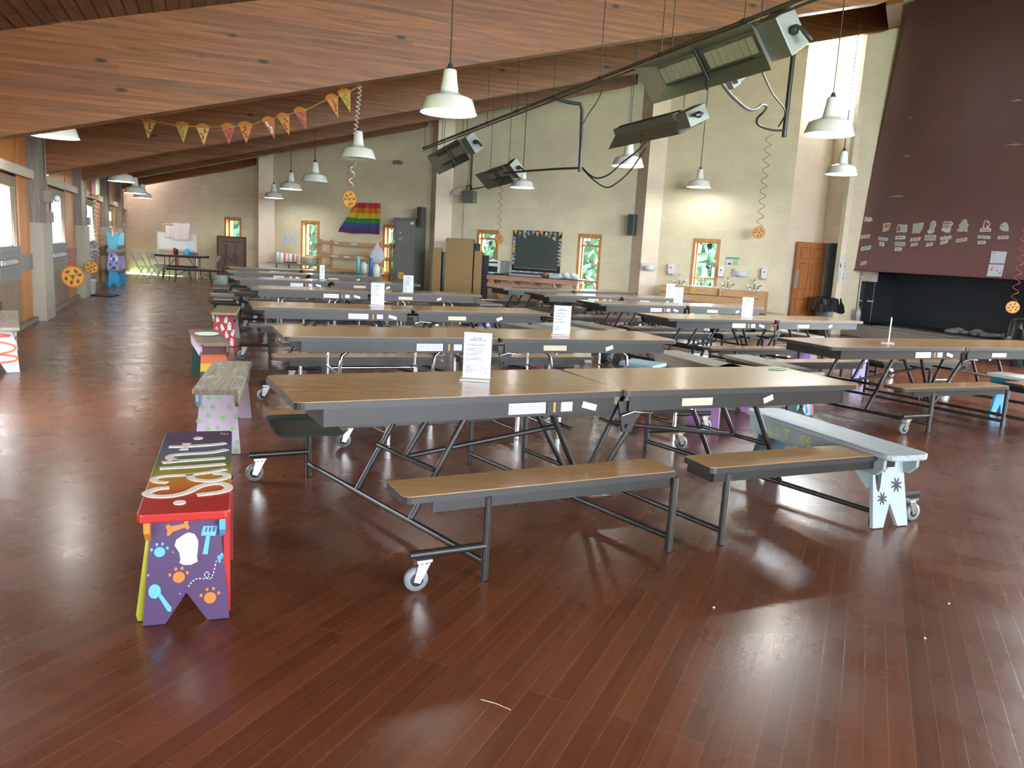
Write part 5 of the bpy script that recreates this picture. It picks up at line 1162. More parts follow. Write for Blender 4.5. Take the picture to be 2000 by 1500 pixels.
fold_chair(V(-9.35, 24.0, 0), PI + .15, 'grey folding chair right of the far corner table, facing left')
# whiteboard on a stand with towels
PWb = atY(346, 505, 25.4); PWb.z = 0
t = thing('whiteboard_stand', 'white board on a stand against the far left wall', 'board', PWb, .03)
m = MB(); m.box(-.58, .58, -.01, .01, .95, 1.42); m.build('panel', WHITE, t); m = MB(); m.box(-.62, .62, -.02, .02, 1.42, 1.46); m.box(-.62, .62, -.03, .03, .90, .95); m.box(-.62, -.58, -.02, .02, .0, 1.44); m.box(.58, .62, -.02, .02, .0, 1.44); m.box(-.6, .6, -.2, .2, .35, .38); m.build('stand_frame', mat('pale_frame', (.6, .58, .54), .5), t)
def towel(P, w, h, label, rz=0.):
    m = MB(); vs = []; fs = []; nx, ny = 10, 6
    for j in range(ny + 1):
        for i in range(nx + 1):
            u = i / nx - .5; v = j / ny; vs.append((u * w * (1 + .08 * v), -.03 - .03 * math.sin(u * 14 + v) * v, -v * h + .03 * abs(u) * (1 - v)))
    for j in range(ny):
        for i in range(nx): fs.append((j * (nx + 1) + i, j * (nx + 1) + i + 1, (j + 1) * (nx + 1) + i + 1, (j + 1) * (nx + 1) + i))
    m.add(vs, fs, smooth=True); K = len(vs); m.add([(x, y + .05, z) for x, y, z in vs], [f[::-1] for f in fs], smooth=True)
    o = m.build('towel', mat('pinkish_towel', (.70, .62, .62), .9)); o.location = P; o.rotation_euler = (0, 0, rz); return tag(o, label, 'towel')
towel(PWb + V(.17, -.03, 1.75), .52, .5, 'large pinkish white towel hung over the whiteboard'); towel(PWb + V(-.17, -.02, 1.66), .34, .36, 'small white towel hung left of the larger one on the whiteboard')
m = MB(); m.tube([(-.45, 0, 1.71), (.52, 0, 1.73)], .012, 6); m.tube([(-.05, 0.02, 1.4), (-.05, .02, 1.72)], .012, 6); m.tube([(.5, 0.02, 1.4), (.5, .02, 1.73)], .012, 6); m.build('rail', mat('pale_frame', (.6, .58, .54), .5), t)
ZTf = .80
for px, mt, r_, h_, lb, nm in ((341.5, (.30, .03, .06), .045, .2, 'dark red cup standing on the far corner table', 'cup'), (346, (.03, .03, .035), .035, .17, 'black bottle beside the red cup on the far corner table', 'bottle')):
    P = atY(px, 497, YF); P.z = ZTf; m = MB(); m.lathe([(0, 0), (r_ * .8, 0), (r_, h_ * .9), (r_ * .9, h_), (0, h_)], 14); o = m.build(nm, pm(nm + lb[:5], mt)); o.location = P; tag(o, lb, nm)
P = atY(366, 495, YF); P.z = ZTf; m = MB(); m.lathe([(0, 0), (.12, 0), (.13, .05), (.09, .12), (.06, .2), (0, .2)], 12); o = m.build('bag', pm('cyan_cloth', (.06, .42, .62))); o.location = P; tag(o, 'bright blue bundle on the far corner table', 'bag')
P = atY(374, 496, YF); P.z = ZTf; m = MB(); m.box(-.16, .16, -.1, .1, 0, .09); o = m.build('box', pm('slate_box', (.08, .16, .25))); o.location = P; tag(o, 'low slate blue box at the right of the far corner table', 'box')
P = atY(346, 519, 25.0); P.z = .44; m = MB(); m.lathe([(0, 0), (.06, 0), (.06, .2), (.03, .25), (0, .25)], 12); o = m.build('flask', pm('pink_flask', (.35, .10, .14))); o.location = P; tag(o, 'dusky pink flask on the bench behind the far corner table', 'flask')
# brown folded table leaning at the first window
PF = PBs(sB(472, 500), .45); 
t = thing('folded_table', 'brown folded table standing on edge below the leftmost window', 'table', PF, math.atan2(WBd.y, WBd.x))
wF = sB(500, 510, .45) - sB(446, 510, .45)
BRT = wood('purple_brown_board', (.12, .075, .06), (.22, .15, .125), rough=.5, scale=(1.5, 18, 18))
m = MB(); m.box(-wF / 2, wF / 2, -.01, .03, .03, 1.42); m.build('tabletop', BRT, t); m = MB(); m.box(-wF / 2 - .01, -wF / 2 + .03, -.03, .05, 0.0, 1.44); m.box(wF / 2 - .03, wF / 2 + .01, -.03, .05, 0, 1.44); m.box(-wF / 2, wF / 2, -.03, .05, 1.40, 1.44); m.build('edge', mat('brown_edge', (.07, .045, .035), .5), t)
for sx in (-1, 1): m = MB(); m.tube([(sx * .2, -.03, 1.2), (sx * .2, -.04, .7), (sx * .33, -.04, .25)], .013, 6); m.tube([(sx * .33, -.04, .85), (sx * .22, -.04, .55), (sx * .33, -.05, .3)], .01, 6); m.tube([(sx * .2, -.04, .95), (0, -.04, .62)], .008, 6); m.build('leg', FLEG, t)
m = MB(); m.tube([(-.32, -.03, 1.28), (.38, -.03, 1.27)], .01, 6); m.build('stretcher', FLEG, t)
# ------------------------------------------------------------------ things along the back wall
RB = math.atan2(WBd.y, WBd.x)
def Bthing(name, px, py, off, label, cat, group=None, z=None):
    P = onB(px, py, off)
    if z is not None: P.z = z
    return thing(name, label, cat, P, RB, group)
def span(x0, x1, y, off): return sB(x1, y, off) - sB(x0, y, off)
# rainbow flag
t = Bthing('rainbow_flag', 742, 458, .03, 'rainbow striped flag pinned to the back wall, its left side gathered', 'flag')
Wt = span(691, 742, 400, .03); Wb_ = span(659, 742, 452, .03); H = zB(741, 397, .03) - zB(741, 458, .03)
STR = [(.52, .03, .03), (.62, .19, .01), (.60, .46, .02), (.035, .20, .06), (.035, .07, .24), (.085, .03, .12)]
for k, c in enumerate(STR):
    m = MB(); n = 28; vs = []
    z1 = H * (1 - k / 6); z0 = H * (1 - (k + 1) / 6); m_ = 4
    for j in range(m_ + 1):
        z = z1 + (z0 - z1) * j / m_; f = 1 - z / H
        Lw = Wt + (Wb_ - Wt) * min(1, max(0, (f - .0)) ** 1.3)
        for i in range(n + 1):
            u = i / n; fold = .018 * math.sin(u * 16 + f * 4) * (1 - u) + .008 * math.sin(u * 31 - f * 5)
            vs.append((-Lw * (1 - u), -.02 - fold, z + (.02 * math.sin(u * 9 + 1) * (1 - u) * f)))
    fs = [(j * (n + 1) + i, j * (n + 1) + i + 1, (j + 1) * (n + 1) + i + 1, (j + 1) * (n + 1) + i) for j in range(m_) for i in range(n)]
    m.add(vs, fs, smooth=True); m.build('stripe', mat('flag_%d' % k, c, .75), t)
m = MB(); m.tube([(-Wb_, -.03, .0), (-Wb_ + .05, -.03, .08), (-Wb_ + .1, -.035, .2)], .02, 6); m.build('white_hem', WHITE, t)
# metal locker
off = .62; LG_ = mat('locker_grey', (.155, .165, .145), .42, .2)
sl0 = sB(765.5, 500, off + .0); sl1 = sB(808, 500, off); wL = sl1 - sl0; hL = zB(785, 425.5, off)
t = thing('metal_locker', 'tall grey metal locker before the second pier with a pizza hung on it', 'locker', PBs(sl0, off), RB)
m = MB(); m.box(0, wL, 0.02, .60, .05, hL); m.build('body', LG_, t, bevel=.008)
m = MB(); m.box(.03, wL - .03, -.005, .02, .1, hL - .06); dr = m.build('door', mat('locker_door_grey', (.19, .20, .18), .42, .2), t, bevel=.006)
m = MB(); m.box(.12, .135, -.012, 0, .2, hL - .2); m.box(wL - .09, wL - .075, -.012, 0, .2, hL - .2); m.build('door_rib', LG_, dr)
m = MB(); m.box(wL - .13, wL - .03, -.02, -.004, hL - .17, hL - .10); m.build('bracket', WHITE, dr); m = MB(); m.box(.05, .10, -.03, 0, hL * .62, hL * .66); m.build('handle', HUB, dr)
m = MB(); m.lathe([(.04, 0), (.04, .01), (0, .012)], 14, (.04, -.006, hL * .70), (0, -1, 0)); m.build('magnet', mat('lime_yellow', (.6, .65, .25), .4), dr)
m = MB(); m.prism([(0, .03), (.03, 0), (0, -.03), (-.03, 0)], (.27, -.006, hL * .815), (1, 0, 0), (0, 0, 1), .004); m.box(.21, .34, -.01, -.004, hL * .73, hL * .735); m.box(.23, .33, -.01, -.004, hL * .745, hL * .755); m.build('white_mark', PAPER, dr)
m = MB(); m.box(0.02, wL - .02, .03, .58, 0, .05); m.build('plinth', HUB, t)
# loudspeakers
for px0, px1, py0, py1, lb, off in ((819, 833, 405, 443, 'dark loudspeaker on the wall above the metal locker', .4), (1227, 1245, 419, 460, 'dark loudspeaker mounted left of the third pier', .12)):
    P = onB((px0 + px1) / 2, (py0 + py1) / 2, off); w = span(px0, px1, 430, off); h = zB(px0, py0, off) - zB(px0, py1, off)
    t = thing('loudspeaker', lb, 'speaker', P, RB); w *= .9
    m = MB(); m.prism([(-w / 2, 0), (-w * .35, -.2), (w * .35, -.2), (w / 2, 0)], (0, 0, -h / 2), (1, 0, 0), (0, 1, 0), h); m.build('cabinet', mat('speaker_grey', (.06, .065, .06), .5), t, bevel=.006)
    m = MB(); m.box(-w * .3, w * .3, -.208, -.2, -h * .45, h * .45); m.build('grille', mat('speaker_grille', (.035, .037, .036), .7), t); m = MB(); m.box(-.03, .03, 0, .1, -.05, .05); m.build('bracket', HUB, t)
# small round floodlight
t = Bthing('wall_floodlight', 785, 318, .02, 'small dark spotlight fixed on the wall above the locker', 'light')
m = MB(); m.lathe([(0, 0), (.045, 0), (.055, .13), (.05, .2), (0, .2)], 14, (.0, 0, 0), (-.5, -1, .0)); m.build('body', mat('grey_fixture', (.10, .105, .10), .5), t); m = MB(); m.lathe([(.046, 0), (.046, .008), (0, .01)], 14, (-.088, -.176, 0), (-.5, -1, 0)); m.build('lens', mat('lens_grey', (.3, .31, .3), .2), t)
# electric box on the wall
t = Bthing('switch_box', 922, 385, .02, 'grey metal switch box on the wall right of the second pier', 'box'); m = MB(); m.box(-.2, .16, -.22, 0, -.16, .16); m.build('case', mat('box_grey', (.17, .18, .17), .45, .3), t, bevel=.01)
m = MB(); m.tube([(0, -.1, .16), (0.0, -.1, 1.2)], .025, 7); m.tube([(.0, -.1, .2), (.25, -.08, .24), (.5, -.05, .3), (.75, -.02, .5), (.82, -.02, .6)], .014, 6); m.tube([(-.12, -.12, .16), (-.1, -.12, .3), (.02, -.12, .3), (.05, -.12, .2)], .018, 6); m.build('conduit', CORD, t)
m = MB(); s0 = onB(907, 395, .02); s1 = onB(904, 560, .02); o = MB().tube([tuple(s0), (s0.x, s0.y, s1.z)], .012, 6).build('wall_conduit', mat('pale_conduit', (.42, .40, .32), .5)); tag(o, 'thin painted conduit running down the wall from the switch box', 'conduit')
# two papers on the wall
for px, lb in ((558, 'left of two white papers on the wall beside the first pier'), (571.5, 'right of two white papers on the wall beside the first pier')):
    P = onB(px, 467, .02); o = MB(); o.box(-.10, .10, -.006, .0, -.15, .15); ob = o.build('notice', PAPER); ob.location = P; ob.rotation_euler = (0, 0, RB); tag(ob, lb, 'paper')
    m = MB()
    for k in range(6): m.box(-.07, .07 - .02 * (k % 3), -.008, -.005, .10 - k * .035, .108 - k * .035)
    m.build('print', mat('sheet_ink', (.2, .22, .27), .7), ob)
# timber shelving rack
off = .75; s0 = sB(623, 500, off); s1 = sB(744, 515, off); wS = s1 - s0; zt1 = zB(680, 470, off); 
t = thing('shelving_rack', 'open pine shelving rack under the rainbow flag', 'shelf', PBs(s0, off), RB)
m = MB()
for x in (0, wS - .09): 
    for y in (0, .5): mm = MB(); mm.box(x, x + .09, y, y + .04, 0, zt1); mm.build('upright', PINE, t)
for z in (zt1 - .09, zB(650, 500, off), .62):
    for y in (-.04, .54): mm = MB(); mm.box(0, wS, y, y + .04, z - .05, z + .05); mm.build('rail', PINE, t)
mm = MB(); zs = zB(650, 500, off); mm.box(.02, wS - .02, 0, .54, zs - .02, zs + .0); mm.box(.02, wS - .02, 0, .54, .60, .62); mm.build('shelf_board', PINE, t)
mm = MB()
for k, x in enumerate((.5, .95, 1.4)): mm.box(x, x + .22, -.046, -.04, zs - .03, zs + .03)
mm.box(.6, .75, -.046, -.04, zt1 - .11, zt1 - .06); mm.box(1.2, 1.4, -.046, -.04, zt1 - .11, zt1 - .06); mm.build('shelf_label', PAPER, t)
P = onB(633, 496, off - .2); o = MB().ball((0, 0, 0), .10, 10, 7, .5).build('bundle', mat('grey_cloth', (.4, .38, .38), .9)); o.location = P + V(0, 0, .05); tag(o, 'grey bundle at the left end of the middle rack shelf', 'bundle')
# plastic bag hung on the rack
P = onB(737, 475, off + .1); m = MB(); m.lathe([(.01, .02), (.06, -.1), (.16, -.25), (.19, -.4), (.13, -.52), (.04, -.58), (0, -.58)], 12, (0, 0, 0), None, 1.2, .5); m.tube([(-.02, 0, .1), (0, 0, 0)], .012, 5); o = m.build('plastic_bag', cloth_mat('bag_white', (.74, .78, .84), .3)); o.location = P; tag(o, 'white plastic bag hanging from the right end of the rack', 'bag')
# tall bottles and jugs on the last tables
for px, py, c, lb, h in ((699.5, 535, (.12, .55, .62), 'turquoise tall bottle standing before the rack', .40), (723.5, 541, (.04, .10, .38), 'navy tall bottle standing before the rack', .40)):
    P = atz(px, py - 2, ZT); m = MB(); m.lathe([(0, 0), (.04, 0), (.042, h * .75), (.04, h * .78), (.04, h), (0, h)], 14); o = m.build('tall_bottle', pm('bot' + lb[:5], c)); o.location = P + V(0, 0, .0); tag(o, lb, 'bottle')
    P2 = P + V(.12, .03, 0); m = MB(); m.lathe([(0, 0), (.085, 0), (.09, .2), (.05, .25), (.04, .27), (0, .27)], 14); m.tube([(.085, 0, .2), (.15, 0, .19), (.15, 0, .07), (.085, 0, .05)], .011, 6); o = m.build('jug', mat('jug_clear', (.52, .58, .50), .15)); o.location = P2; tag(o, 'clear plastic jug beside the %s tall bottle' % lb.split()[0], 'jug')
# table with stacked cups and a drum
off = .75; PTb = PBs((sB(523, 517, off) + sB(622, 523, off)) / 2, off); wT = span(523, 622, 517, off); zT = zB(570, 514, off)
t = thing('side_table', 'narrow grey topped table with cups under the second window', 'table', PTb, RB)
m = MB(); m.box(-wT / 2, wT / 2, -.05, .65, zT - .04, zT); m.build('tabletop', mat('grey_laminate', (.30, .27, .25), .4), t, bevel=.008)
for x in (-wT / 2 + .35, wT / 2 - .35):
    for y in (0, .55): mm = MB(); mm.tube([(x, y, 0), (x, y, zT - .04)], .02, 6); mm.build('leg', FLEG, t)
cups = [(.46, .46, .40), (.70, .70, .70), (.62, .34, .32), (.66, .62, .58), (.60, .30, .30), (.62, .50, .34), (.55, .25, .22), (.66, .40, .38)]
CN = ['olive grey', 'white', 'pink', 'cream', 'rose', 'beige', 'brick red', 'pale red']
for k, c in enumerate(cups):
    P = onB(541 + k * 8.2, 505, off - .15); P.z = zT; h = .30 - .012 * k; m = MB(); m.lathe([(0, 0), (.05, 0), (.062, h), (.055, h), (.0, h - .01)], 14)
    for j in range(5): m.lathe([(.058 + .001 * j, h * (.3 + .14 * j)), (.064 + .0 * j, h * (.31 + .14 * j)), (.058 + .001 * j, h * (.32 + .14 * j))], 14)
    o = m.build('cup_stack', pm('cup%d' % k, c)); o.location = P; tag(o, '%s stack of cups standing on the narrow grey table' % CN[k], 'cups', 'stacks of cups')
P = onB(605, 510, off - .2); P.z = zT; m = MB(); m.lathe([(0, 0), (.24, 0), (.25, .01), (.25, .2), (.24, .215), (0, .215)], 24); o = m.build('food_tub', mat('tub_olive', (.36, .38, .27), .35)); o.location = P; tag(o, 'wide olive tub at the right end of the cup table', 'tub')
P = onB(567, 511, off - .05); P.z = zT; o = MB().box(-.15, .2, -.1, .1, 0, .03).build('folder', mat('navy_folder', (.03, .04, .1), .5)); o.location = P; o.rotation_euler = (0, 0, RB); tag(o, 'flat navy folder lying before the cups', 'folder')
# upright folded bench tables (three tall tan slabs on end)
off = 1.0
pl = [(869, 923, 466, 'tallest tan slab'), (845, 861, 484, 'left slab'), (926, 941, 490, 'right slab')]
sc = sB(897, 520, off); t = thing('upright_folded_table', 'bench table folded up on end, three tall tan slabs beside the second pier', 'table', PBs(sc, off), RB)
for x0, x1, yt, nm in pl:
    a = sB(x0, 520, off) - sc; b = sB(x1, 520, off) - sc; h = zB((x0 + x1) / 2, yt, off); main = x0 == 869
    m = MB(); m.prism([((a + b) / 2 + x, y + h / 2 + .05) for x, y in rrect(b - a, h - .1, .04, 3)], (0, 0, 0), (1, 0, 0), (0, 0, 1), .006); m.build('tabletop' if main else 'bench_seat', mat('tan_laminate', (.37, .245, .115), .35, 0, .06, 6), t)
    m = MB(); m.prism([((a + b) / 2 + x, y + h / 2 + .05) for x, y in rrect(b - a + .012, h - .09, .045, 3)], (0, .04, 0), (1, 0, 0), (0, 0, 1), .038); m.box(b - .03, b + .05, .03, .3, .1, h - .1); m.build('edge_frame', EDGE, t)
m = MB(); m.tube([(-.4, .2, .1), (.4, .2, .1)], .02, 7); m.build('base_rail', FRAME, t)
for x in (-.35, .35): mm = MB(); mm.lathe([(.02, -.015), (.05, -.014), (.05, .014), (.02, .015)], 14, (x, .2, .05), (0, 1, 0)); mm.build('wheel', RUBBER, t)
# chalkboard with bunting border
off = .03; s0 = sB(1002, 490, off); s1 = sB(1096, 490, off); z0 = zB(1045, 528, off); z1 = zB(1048, 451, off); w = s1 - s0; h = z1 - z0
t = thing('chalkboard', 'dark green chalkboard with a border of coloured paper pennants', 'board', PBs(s0, off, z0), RB)
m = MB(); m.box(.03, w - .03, -.012, 0, .05, h - .03); m.build('slate', mat('slate_green', (.045, .062, .058), .6, 0, .2, 3), t)
m = MB(); m.box(0, w, -.02, 0, -.04, .05); m.box(0, .05, -.02, 0, 0, h); m.box(w - .05, w, -.02, 0, 0, h); m.box(0, w, -.02, 0, h - .05, h); m.build('frame', mat('board_black', (.012, .013, .014), .5), t)
m = MB(); m.box(.08, w - .08, -.022, -.01, .035, .05); m.build('chalk_ledge', mat('ledge_grey', (.25, .26, .25), .5), t)
PC = [(.55, .48, .08), (.62, .26, .26), (.36, .55, .38), (.30, .30, .34), (.36, .30, .42)]; rr = random.Random(9); pm_ = [MB() for _ in PC]
def pen(cx, cz, a, k, s=.075):
    P_ = [(cx + s * math.cos(a + q), cz + s * math.sin(a + q)) for q in (0, 2.35, -2.35)]; pm_[k].prism(P_, (0, -.0205, 0), (1, 0, 0), (0, 0, 1), .002)
for k in range(11): pen(.06 + k * (w - .12) / 10, h - .05 - .03 * (k % 2), -PI / 2 + (rr.random() - .5), k % 5)
for k in range(8): pen(.035, .18 + k * (h - .3) / 8, (rr.random() - .5) + (0 if k % 2 else PI / 3), (k + 1) % 5, .07); pen(w - .035, .18 + k * (h - .3) / 8, PI + (rr.random() - .5), (k + 3) % 5, .07)
pen(.34, h - .16, -1.2, 4, .07); pen(w - .2, h - .19, -1.0, 0, .075); pen(w - .36, h - .14, -1.5, 1, .05); pen(.16, h - .19, 1, 0, .02)
for k, q in enumerate(pm_): q.build('pennant', mat('pennant_%d' % k, PC[k], .6), t)
# counter on pine brackets
off = .75; s0 = sB(945, 545, off); s1 = sB(1128, 560, off); zc = zB(1045, 541, off); w = s1 - s0
t = thing('counter', 'long dark topped counter on pine brackets below the chalkboard', 'counter', PBs(s0, off), RB)
m = MB(); m.box(0, w, .0, .72, zc - .03, zc); m.build('worktop', mat('black_worktop', (.03, .028, .027), .35), t); m = MB(); m.box(-.01, w, -.03, .0, zc - .14, zc - .02); m.box(.0, w, .0, .03, .52, .60); m.build('front_board', wood('pinkish_pine', (.36, .19, .13), (.5, .29, .21), rough=.5, scale=(1, 12, 12)), t)
for k in range(5):
    x = .12 + k * (w - .24) / 4; mm = MB(); mm.bar((x, .02, zc - .1), (x + .08, .55, .15), .05, .09, (1, 0, 0)); mm.bar((x, .04, zc - .06), (x, .66, zc - .06), .05, .09); mm.bar((x + .0, .66, 0), (x, .66, zc - .03), .05, .09, (0, 1, 0)); mm.build('bracket', PINE, t)
zcc = zc
P = onB(968, 539, off - .3); P.z = zcc; t = thing('printer', 'grey and white printer at the left end of the counter', 'printer', P, RB + .15)
m = MB(); m.box(-.24, .26, -.02, .45, 0.02, .36); m.build('case', mat('printer_grey', (.22, .22, .21), .5), t, bevel=.01); m = MB(); m.box(-.24, .12, -.05, -.02, .02, .36); m.build('front', mat('printer_white', (.62, .64, .65), .4), t); m = MB(); m.box(-.2, .06, -.056, -.05, .05, .2); m.box(-.2, .06, -.056, -.05, .28, .32); m.build('slot', BLACK, t); m = MB(); m.box(-.28, .1, -.28, -.05, .03, .045); m.build('paper_tray', mat('printer_tray', (.5, .55, .56), .4), t)
for k in range(2):
    P = onB(1028 + k * 1.5, 541, off - .15); P.z = zcc + k * .05; o = MB().box(-.42 + .03 * k, .42, -.16, .16, 0, .045).build('flat_box', mat('flat_%d' % k, ((.35, .38, .42), (.06, .065, .075))[k], .4)); o.location = P; o.rotation_euler = (0, 0, RB); tag(o, ('lower grey flat box on the counter below the chalkboard', 'upper black flat box on the counter below the chalkboard')[k], 'box')
P = onB(1066, 543, off - .2); P.z = zcc; m = MB(); m.ball((0, 0, .07), .1, 10, 7, .7); o = m.build('basket', mat('brown_basket', (.22, .12, .08), .7)); o.location = P; tag(o, 'small brown basket in the middle of the counter', 'basket')
P = onB(1084, 545, off - .2); P.z = zcc; o = MB().box(-.12, .12, -.12, .12, 0, .1).build('carton', mat('pale_carton', (.45, .47, .46), .5)); o.location = P; o.rotation_euler = (0, 0, RB); tag(o, 'pale grey carton right of the brown basket on the counter', 'carton')
P = onB(1108, 545, off - .25); P.z = zcc; m = MB(); rr = random.Random(2)
for k in range(7): m.ball((-.2 + .07 * k, .05 * math.sin(k * 2), .06 + .02 * (k % 3)), .085, 8, 6, .75)
o = m.build('crumpled_bags', cloth_mat('bag_white', (.74, .78, .84), .3)); o.location = P; tag(o, 'crumpled white plastic bags at the right end of the counter', 'bags')
o = MB().box(-.75, .75, -.02, 0, -.05, .05).build('power_strip', mat('strip_grey', (.42, .43, .42), .4)); o.location = onB(1040, 531, .02); o.rotation_euler = (0, 0, RB); tag(o, 'long grey power strip on the wall under the chalkboard', 'power strip'); m = MB()
for k in range(6): m.box(-.6 + k * .22, -.5 + k * .22, -.026, -.02, -.03, .03)
m.build('outlet', WHITE, o)
# paper towel holders
def towel_roll(px, py, off, label, L=.28):
    t = Bthing('paper_towel_roll', px, py, off, label, 'paper towel', 'paper towel rolls')
    m = MB(); m.lathe([(.02, -L / 2), (.062, -L / 2), (.062, L / 2), (.02, L / 2)], 18, (0, -.08, 0), (1, 0, 0)); m.build('roll', PAPER, t)
    m = MB(); m.box(-L / 2 - .03, -L / 2 - .01, -.12, 0, -.05, .13); m.box(-L / 2 - .03, L / 2, -.02, 0, .10, .13); m.build('holder', mat('holder_white', (.66, .66, .62), .4), t); m = MB(); m.lathe([(.0, -L / 2 - .005), (.022, -L / 2 - .002), (.022, -L / 2 + .003)], 10, (0, -.08, 0), (1, 0, 0)); m.build('core', HUB, t)
towel_roll(1269, 524, .42, 'paper towel roll on the pink side of the third pier'); towel_roll(1449, 536, .02, 'paper towel roll on the wall between two soap dispensers')
# soap dispensers
for px, py, lb in ((1312, 525, 'white soap dispenser left of the window over the sink trough'), (1409.5, 530, 'white soap dispenser just right of the window over the sink trough'), (1494, 534, 'white soap dispenser nearest the open door')):
    t = Bthing('soap_dispenser', px, py, .02, lb, 'dispenser', 'white soap dispensers'); m = MB(); m.prism(rrect(.13, .24, .025, 3), (0, 0, 0), (1, 0, 0), (0, 0, 1), .11); m.build('case', WHITE, t)
    m = MB(); m.lathe([(.018, 0), (.018, .006), (0, .006)], 10, (0, -.11, .03), (0, -1, 0)); m.build('window', HUB, t); m = MB(); m.box(-.05, .05, -.09, -.02, -.15, -.12); m.build('push_lever', mat('lever_grey', (.3, .3, .3), .4), t)
# poster
t = Bthing('poster', 1431, 511, .02, 'small green and white poster on the wall above the dispensers', 'poster'); m = MB(); m.box(-.155, .155, -.006, 0, -.11, .11); m.build('sheet', PAPER, t); m = MB(); m.box(-.15, .15, -.0085, -.006, .055, .105); m.build('green_band', mat('poster_green', (.06, .36, .16), .5), t); m = MB(); m.box(.0, .14, -.0085, -.006, -.09, .04); m.build('picture', mat('poster_lime', (.42, .52, .14), .5, 0, .4, 30), t); m = MB(); m.prism(ell(-.07, -.055, .045, .025, 12), (0, -.006, 0), (1, 0, 0), (0, 0, 1), .0025); m.build('emblem', mat('poster_dark', (.03, .08, .08), .5), t)
# sink trough
off = .62; s0 = sB(1288, 562, off); s1 = sB(1484, 570, off); zs = zB(1390, 562, off); w = s1 - s0
t = thing('sink_trough', 'long pine boarded hand-washing trough with chrome taps under the right window', 'sink', PBs(s0, off), RB)
for k in range(3): mm = MB(); z = zs - .005 - k * .19; mm.box(0, w, 0, .03, z - .17, z); mm.build('front_board', PINE, t)
m = MB(); m.box(w, w + .12, 0.01, .6, zs - .5, zs - .02); m.build('end_board', PINE, t); m = MB(); m.box(.02, w - .02, .03, .06, zs - .5, zs - .02); m.box(.02, w, .06, .6, zs - .22, zs - .18); m.build('basin', mat('basin_dark', (.06, .05, .045), .4), t)
m = MB(); m.box(0, w, .0, .05, zs, zs + .012); m.box(0, w, .52, .62, zs, zs + .012); m.build('rim', mat('rim_white', (.62, .62, .6), .25), t)
for x in (.03, w - .06): mm = MB(); mm.box(x, x + .08, .04, .5, 0, zs - .5); mm.build('leg', PINE, t)
for px in (1326, 1372, 1421, 1473):
    x = sB(px, 556, .15) - s0; fa = MB(); y = .5
    fa.lathe([(.03, 0), (.03, .02), (.014, .03), (.012, .2)], 10, (x, y, zs)); fa.tube([(x, y, zs + .2), (x, y - .03, zs + .26), (x, y - .1, zs + .27), (x, y - .15, zs + .2)], .012, 7); fb = fa.build('tap', CHROME, t)
    for sx in (-1, 1): fa = MB(); fa.lathe([(.022, 0), (.022, .05), (.012, .07)], 8, (x + sx * .1, y, zs)); fa.tube([(x + sx * .1, y, zs + .08), (x + sx * .17, y - .03, zs + .12)], .012, 6); fa.build('tap_handle', CHROME, fb)
P = PBs(s0 + .35 * w, off + .02, zs - .1); m = MB(); m.prism(ell(0, 0, .08, .08, 16), (0, 0, 0), (1, 0, 0), (0, 0, 1), .01); o = m.build('pizza_ornament', CHEESE); o.location = P; o.rotation_euler = (0, 0, RB); tag(o, 'little orange round ornament stuck on the sink trough front', 'ornament')
P = PBs(s0 + .62 * w, off + .03, zs - .09); m = MB(); m.lathe([(0, -.1), (.035, -.09), (.04, .05), (.015, .08), (0, .08)], 10); o = m.build('loofah', PINE); o.location = P; tag(o, 'tan wooden tag hanging on the middle of the sink trough', 'tag')
# ------------------------------------------------------------------ open pine door and what stands behind it
hgx = Q1 - dQ * .02; nq = Vector((dQ.y, -dQ.x, 0))
A_ = onpl(1547, 540, Q0 + nq * .12, nq); wD = .80; hz = Q1 + nq * .16 - dQ * .0
t = thing('door_5', None, None, hz, math.atan2(-dQ.y, -dQ.x) - .05); t['kind'] = 'structure'; del_ = None
m = MB(); H = 2.06; m.box(0, wD, -.02, .02, .01, H); m.build('leaf', DOORP, t)
m = MB()
sy = 1     # face towards the room is +y (x runs left)
for cx in (.22, .58):
    for z0, z1 in ((.18, .72), (.98, 1.56), (1.68, 1.92)):
        m.box(cx - .12, cx + .12, .018, .026, z0, z1); m.box(cx - .09, cx + .09, .024, .034, z0 + .03, z1 - .03)
m.build('panel', DOORP, t); m = MB()
for cx in (.22, .58):
    for z0, z1 in ((.18, .72), (.98, 1.56), (1.68, 1.92)):
        for a0, a1, b0, b1 in ((cx - .13, cx - .115, z0, z1), (cx + .115, cx + .13, z0, z1), (cx - .13, cx + .13, z0 - .01, z0 + .008), (cx - .13, cx + .13, z1 - .008, z1 + .012)): m.box(a0, a1, .017, .024, b0, b1)
m.build('panel_groove', mat('groove_brown', (.14, .045, .012), .6), t); m = MB(); m.box(wD - .10, wD - .015, .02, .028, .98, 1.42); m.build('push_plate', mat('plate_steel', (.42, .43, .44), .35, .6), t)
# dark storeroom behind the opening
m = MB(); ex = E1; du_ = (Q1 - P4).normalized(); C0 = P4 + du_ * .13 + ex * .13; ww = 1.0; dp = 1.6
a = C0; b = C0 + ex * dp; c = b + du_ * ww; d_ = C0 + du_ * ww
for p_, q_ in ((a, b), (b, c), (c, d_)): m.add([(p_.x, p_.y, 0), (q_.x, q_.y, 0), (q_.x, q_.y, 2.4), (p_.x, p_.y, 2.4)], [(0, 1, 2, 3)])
m.add([(p.x, p.y, 2.4) for p in (a, b, c, d_)], [(0, 1, 2, 3)]); structure(m.build('wall_storeroom', mat('storeroom_dark', (.05, .058, .062), .7)))
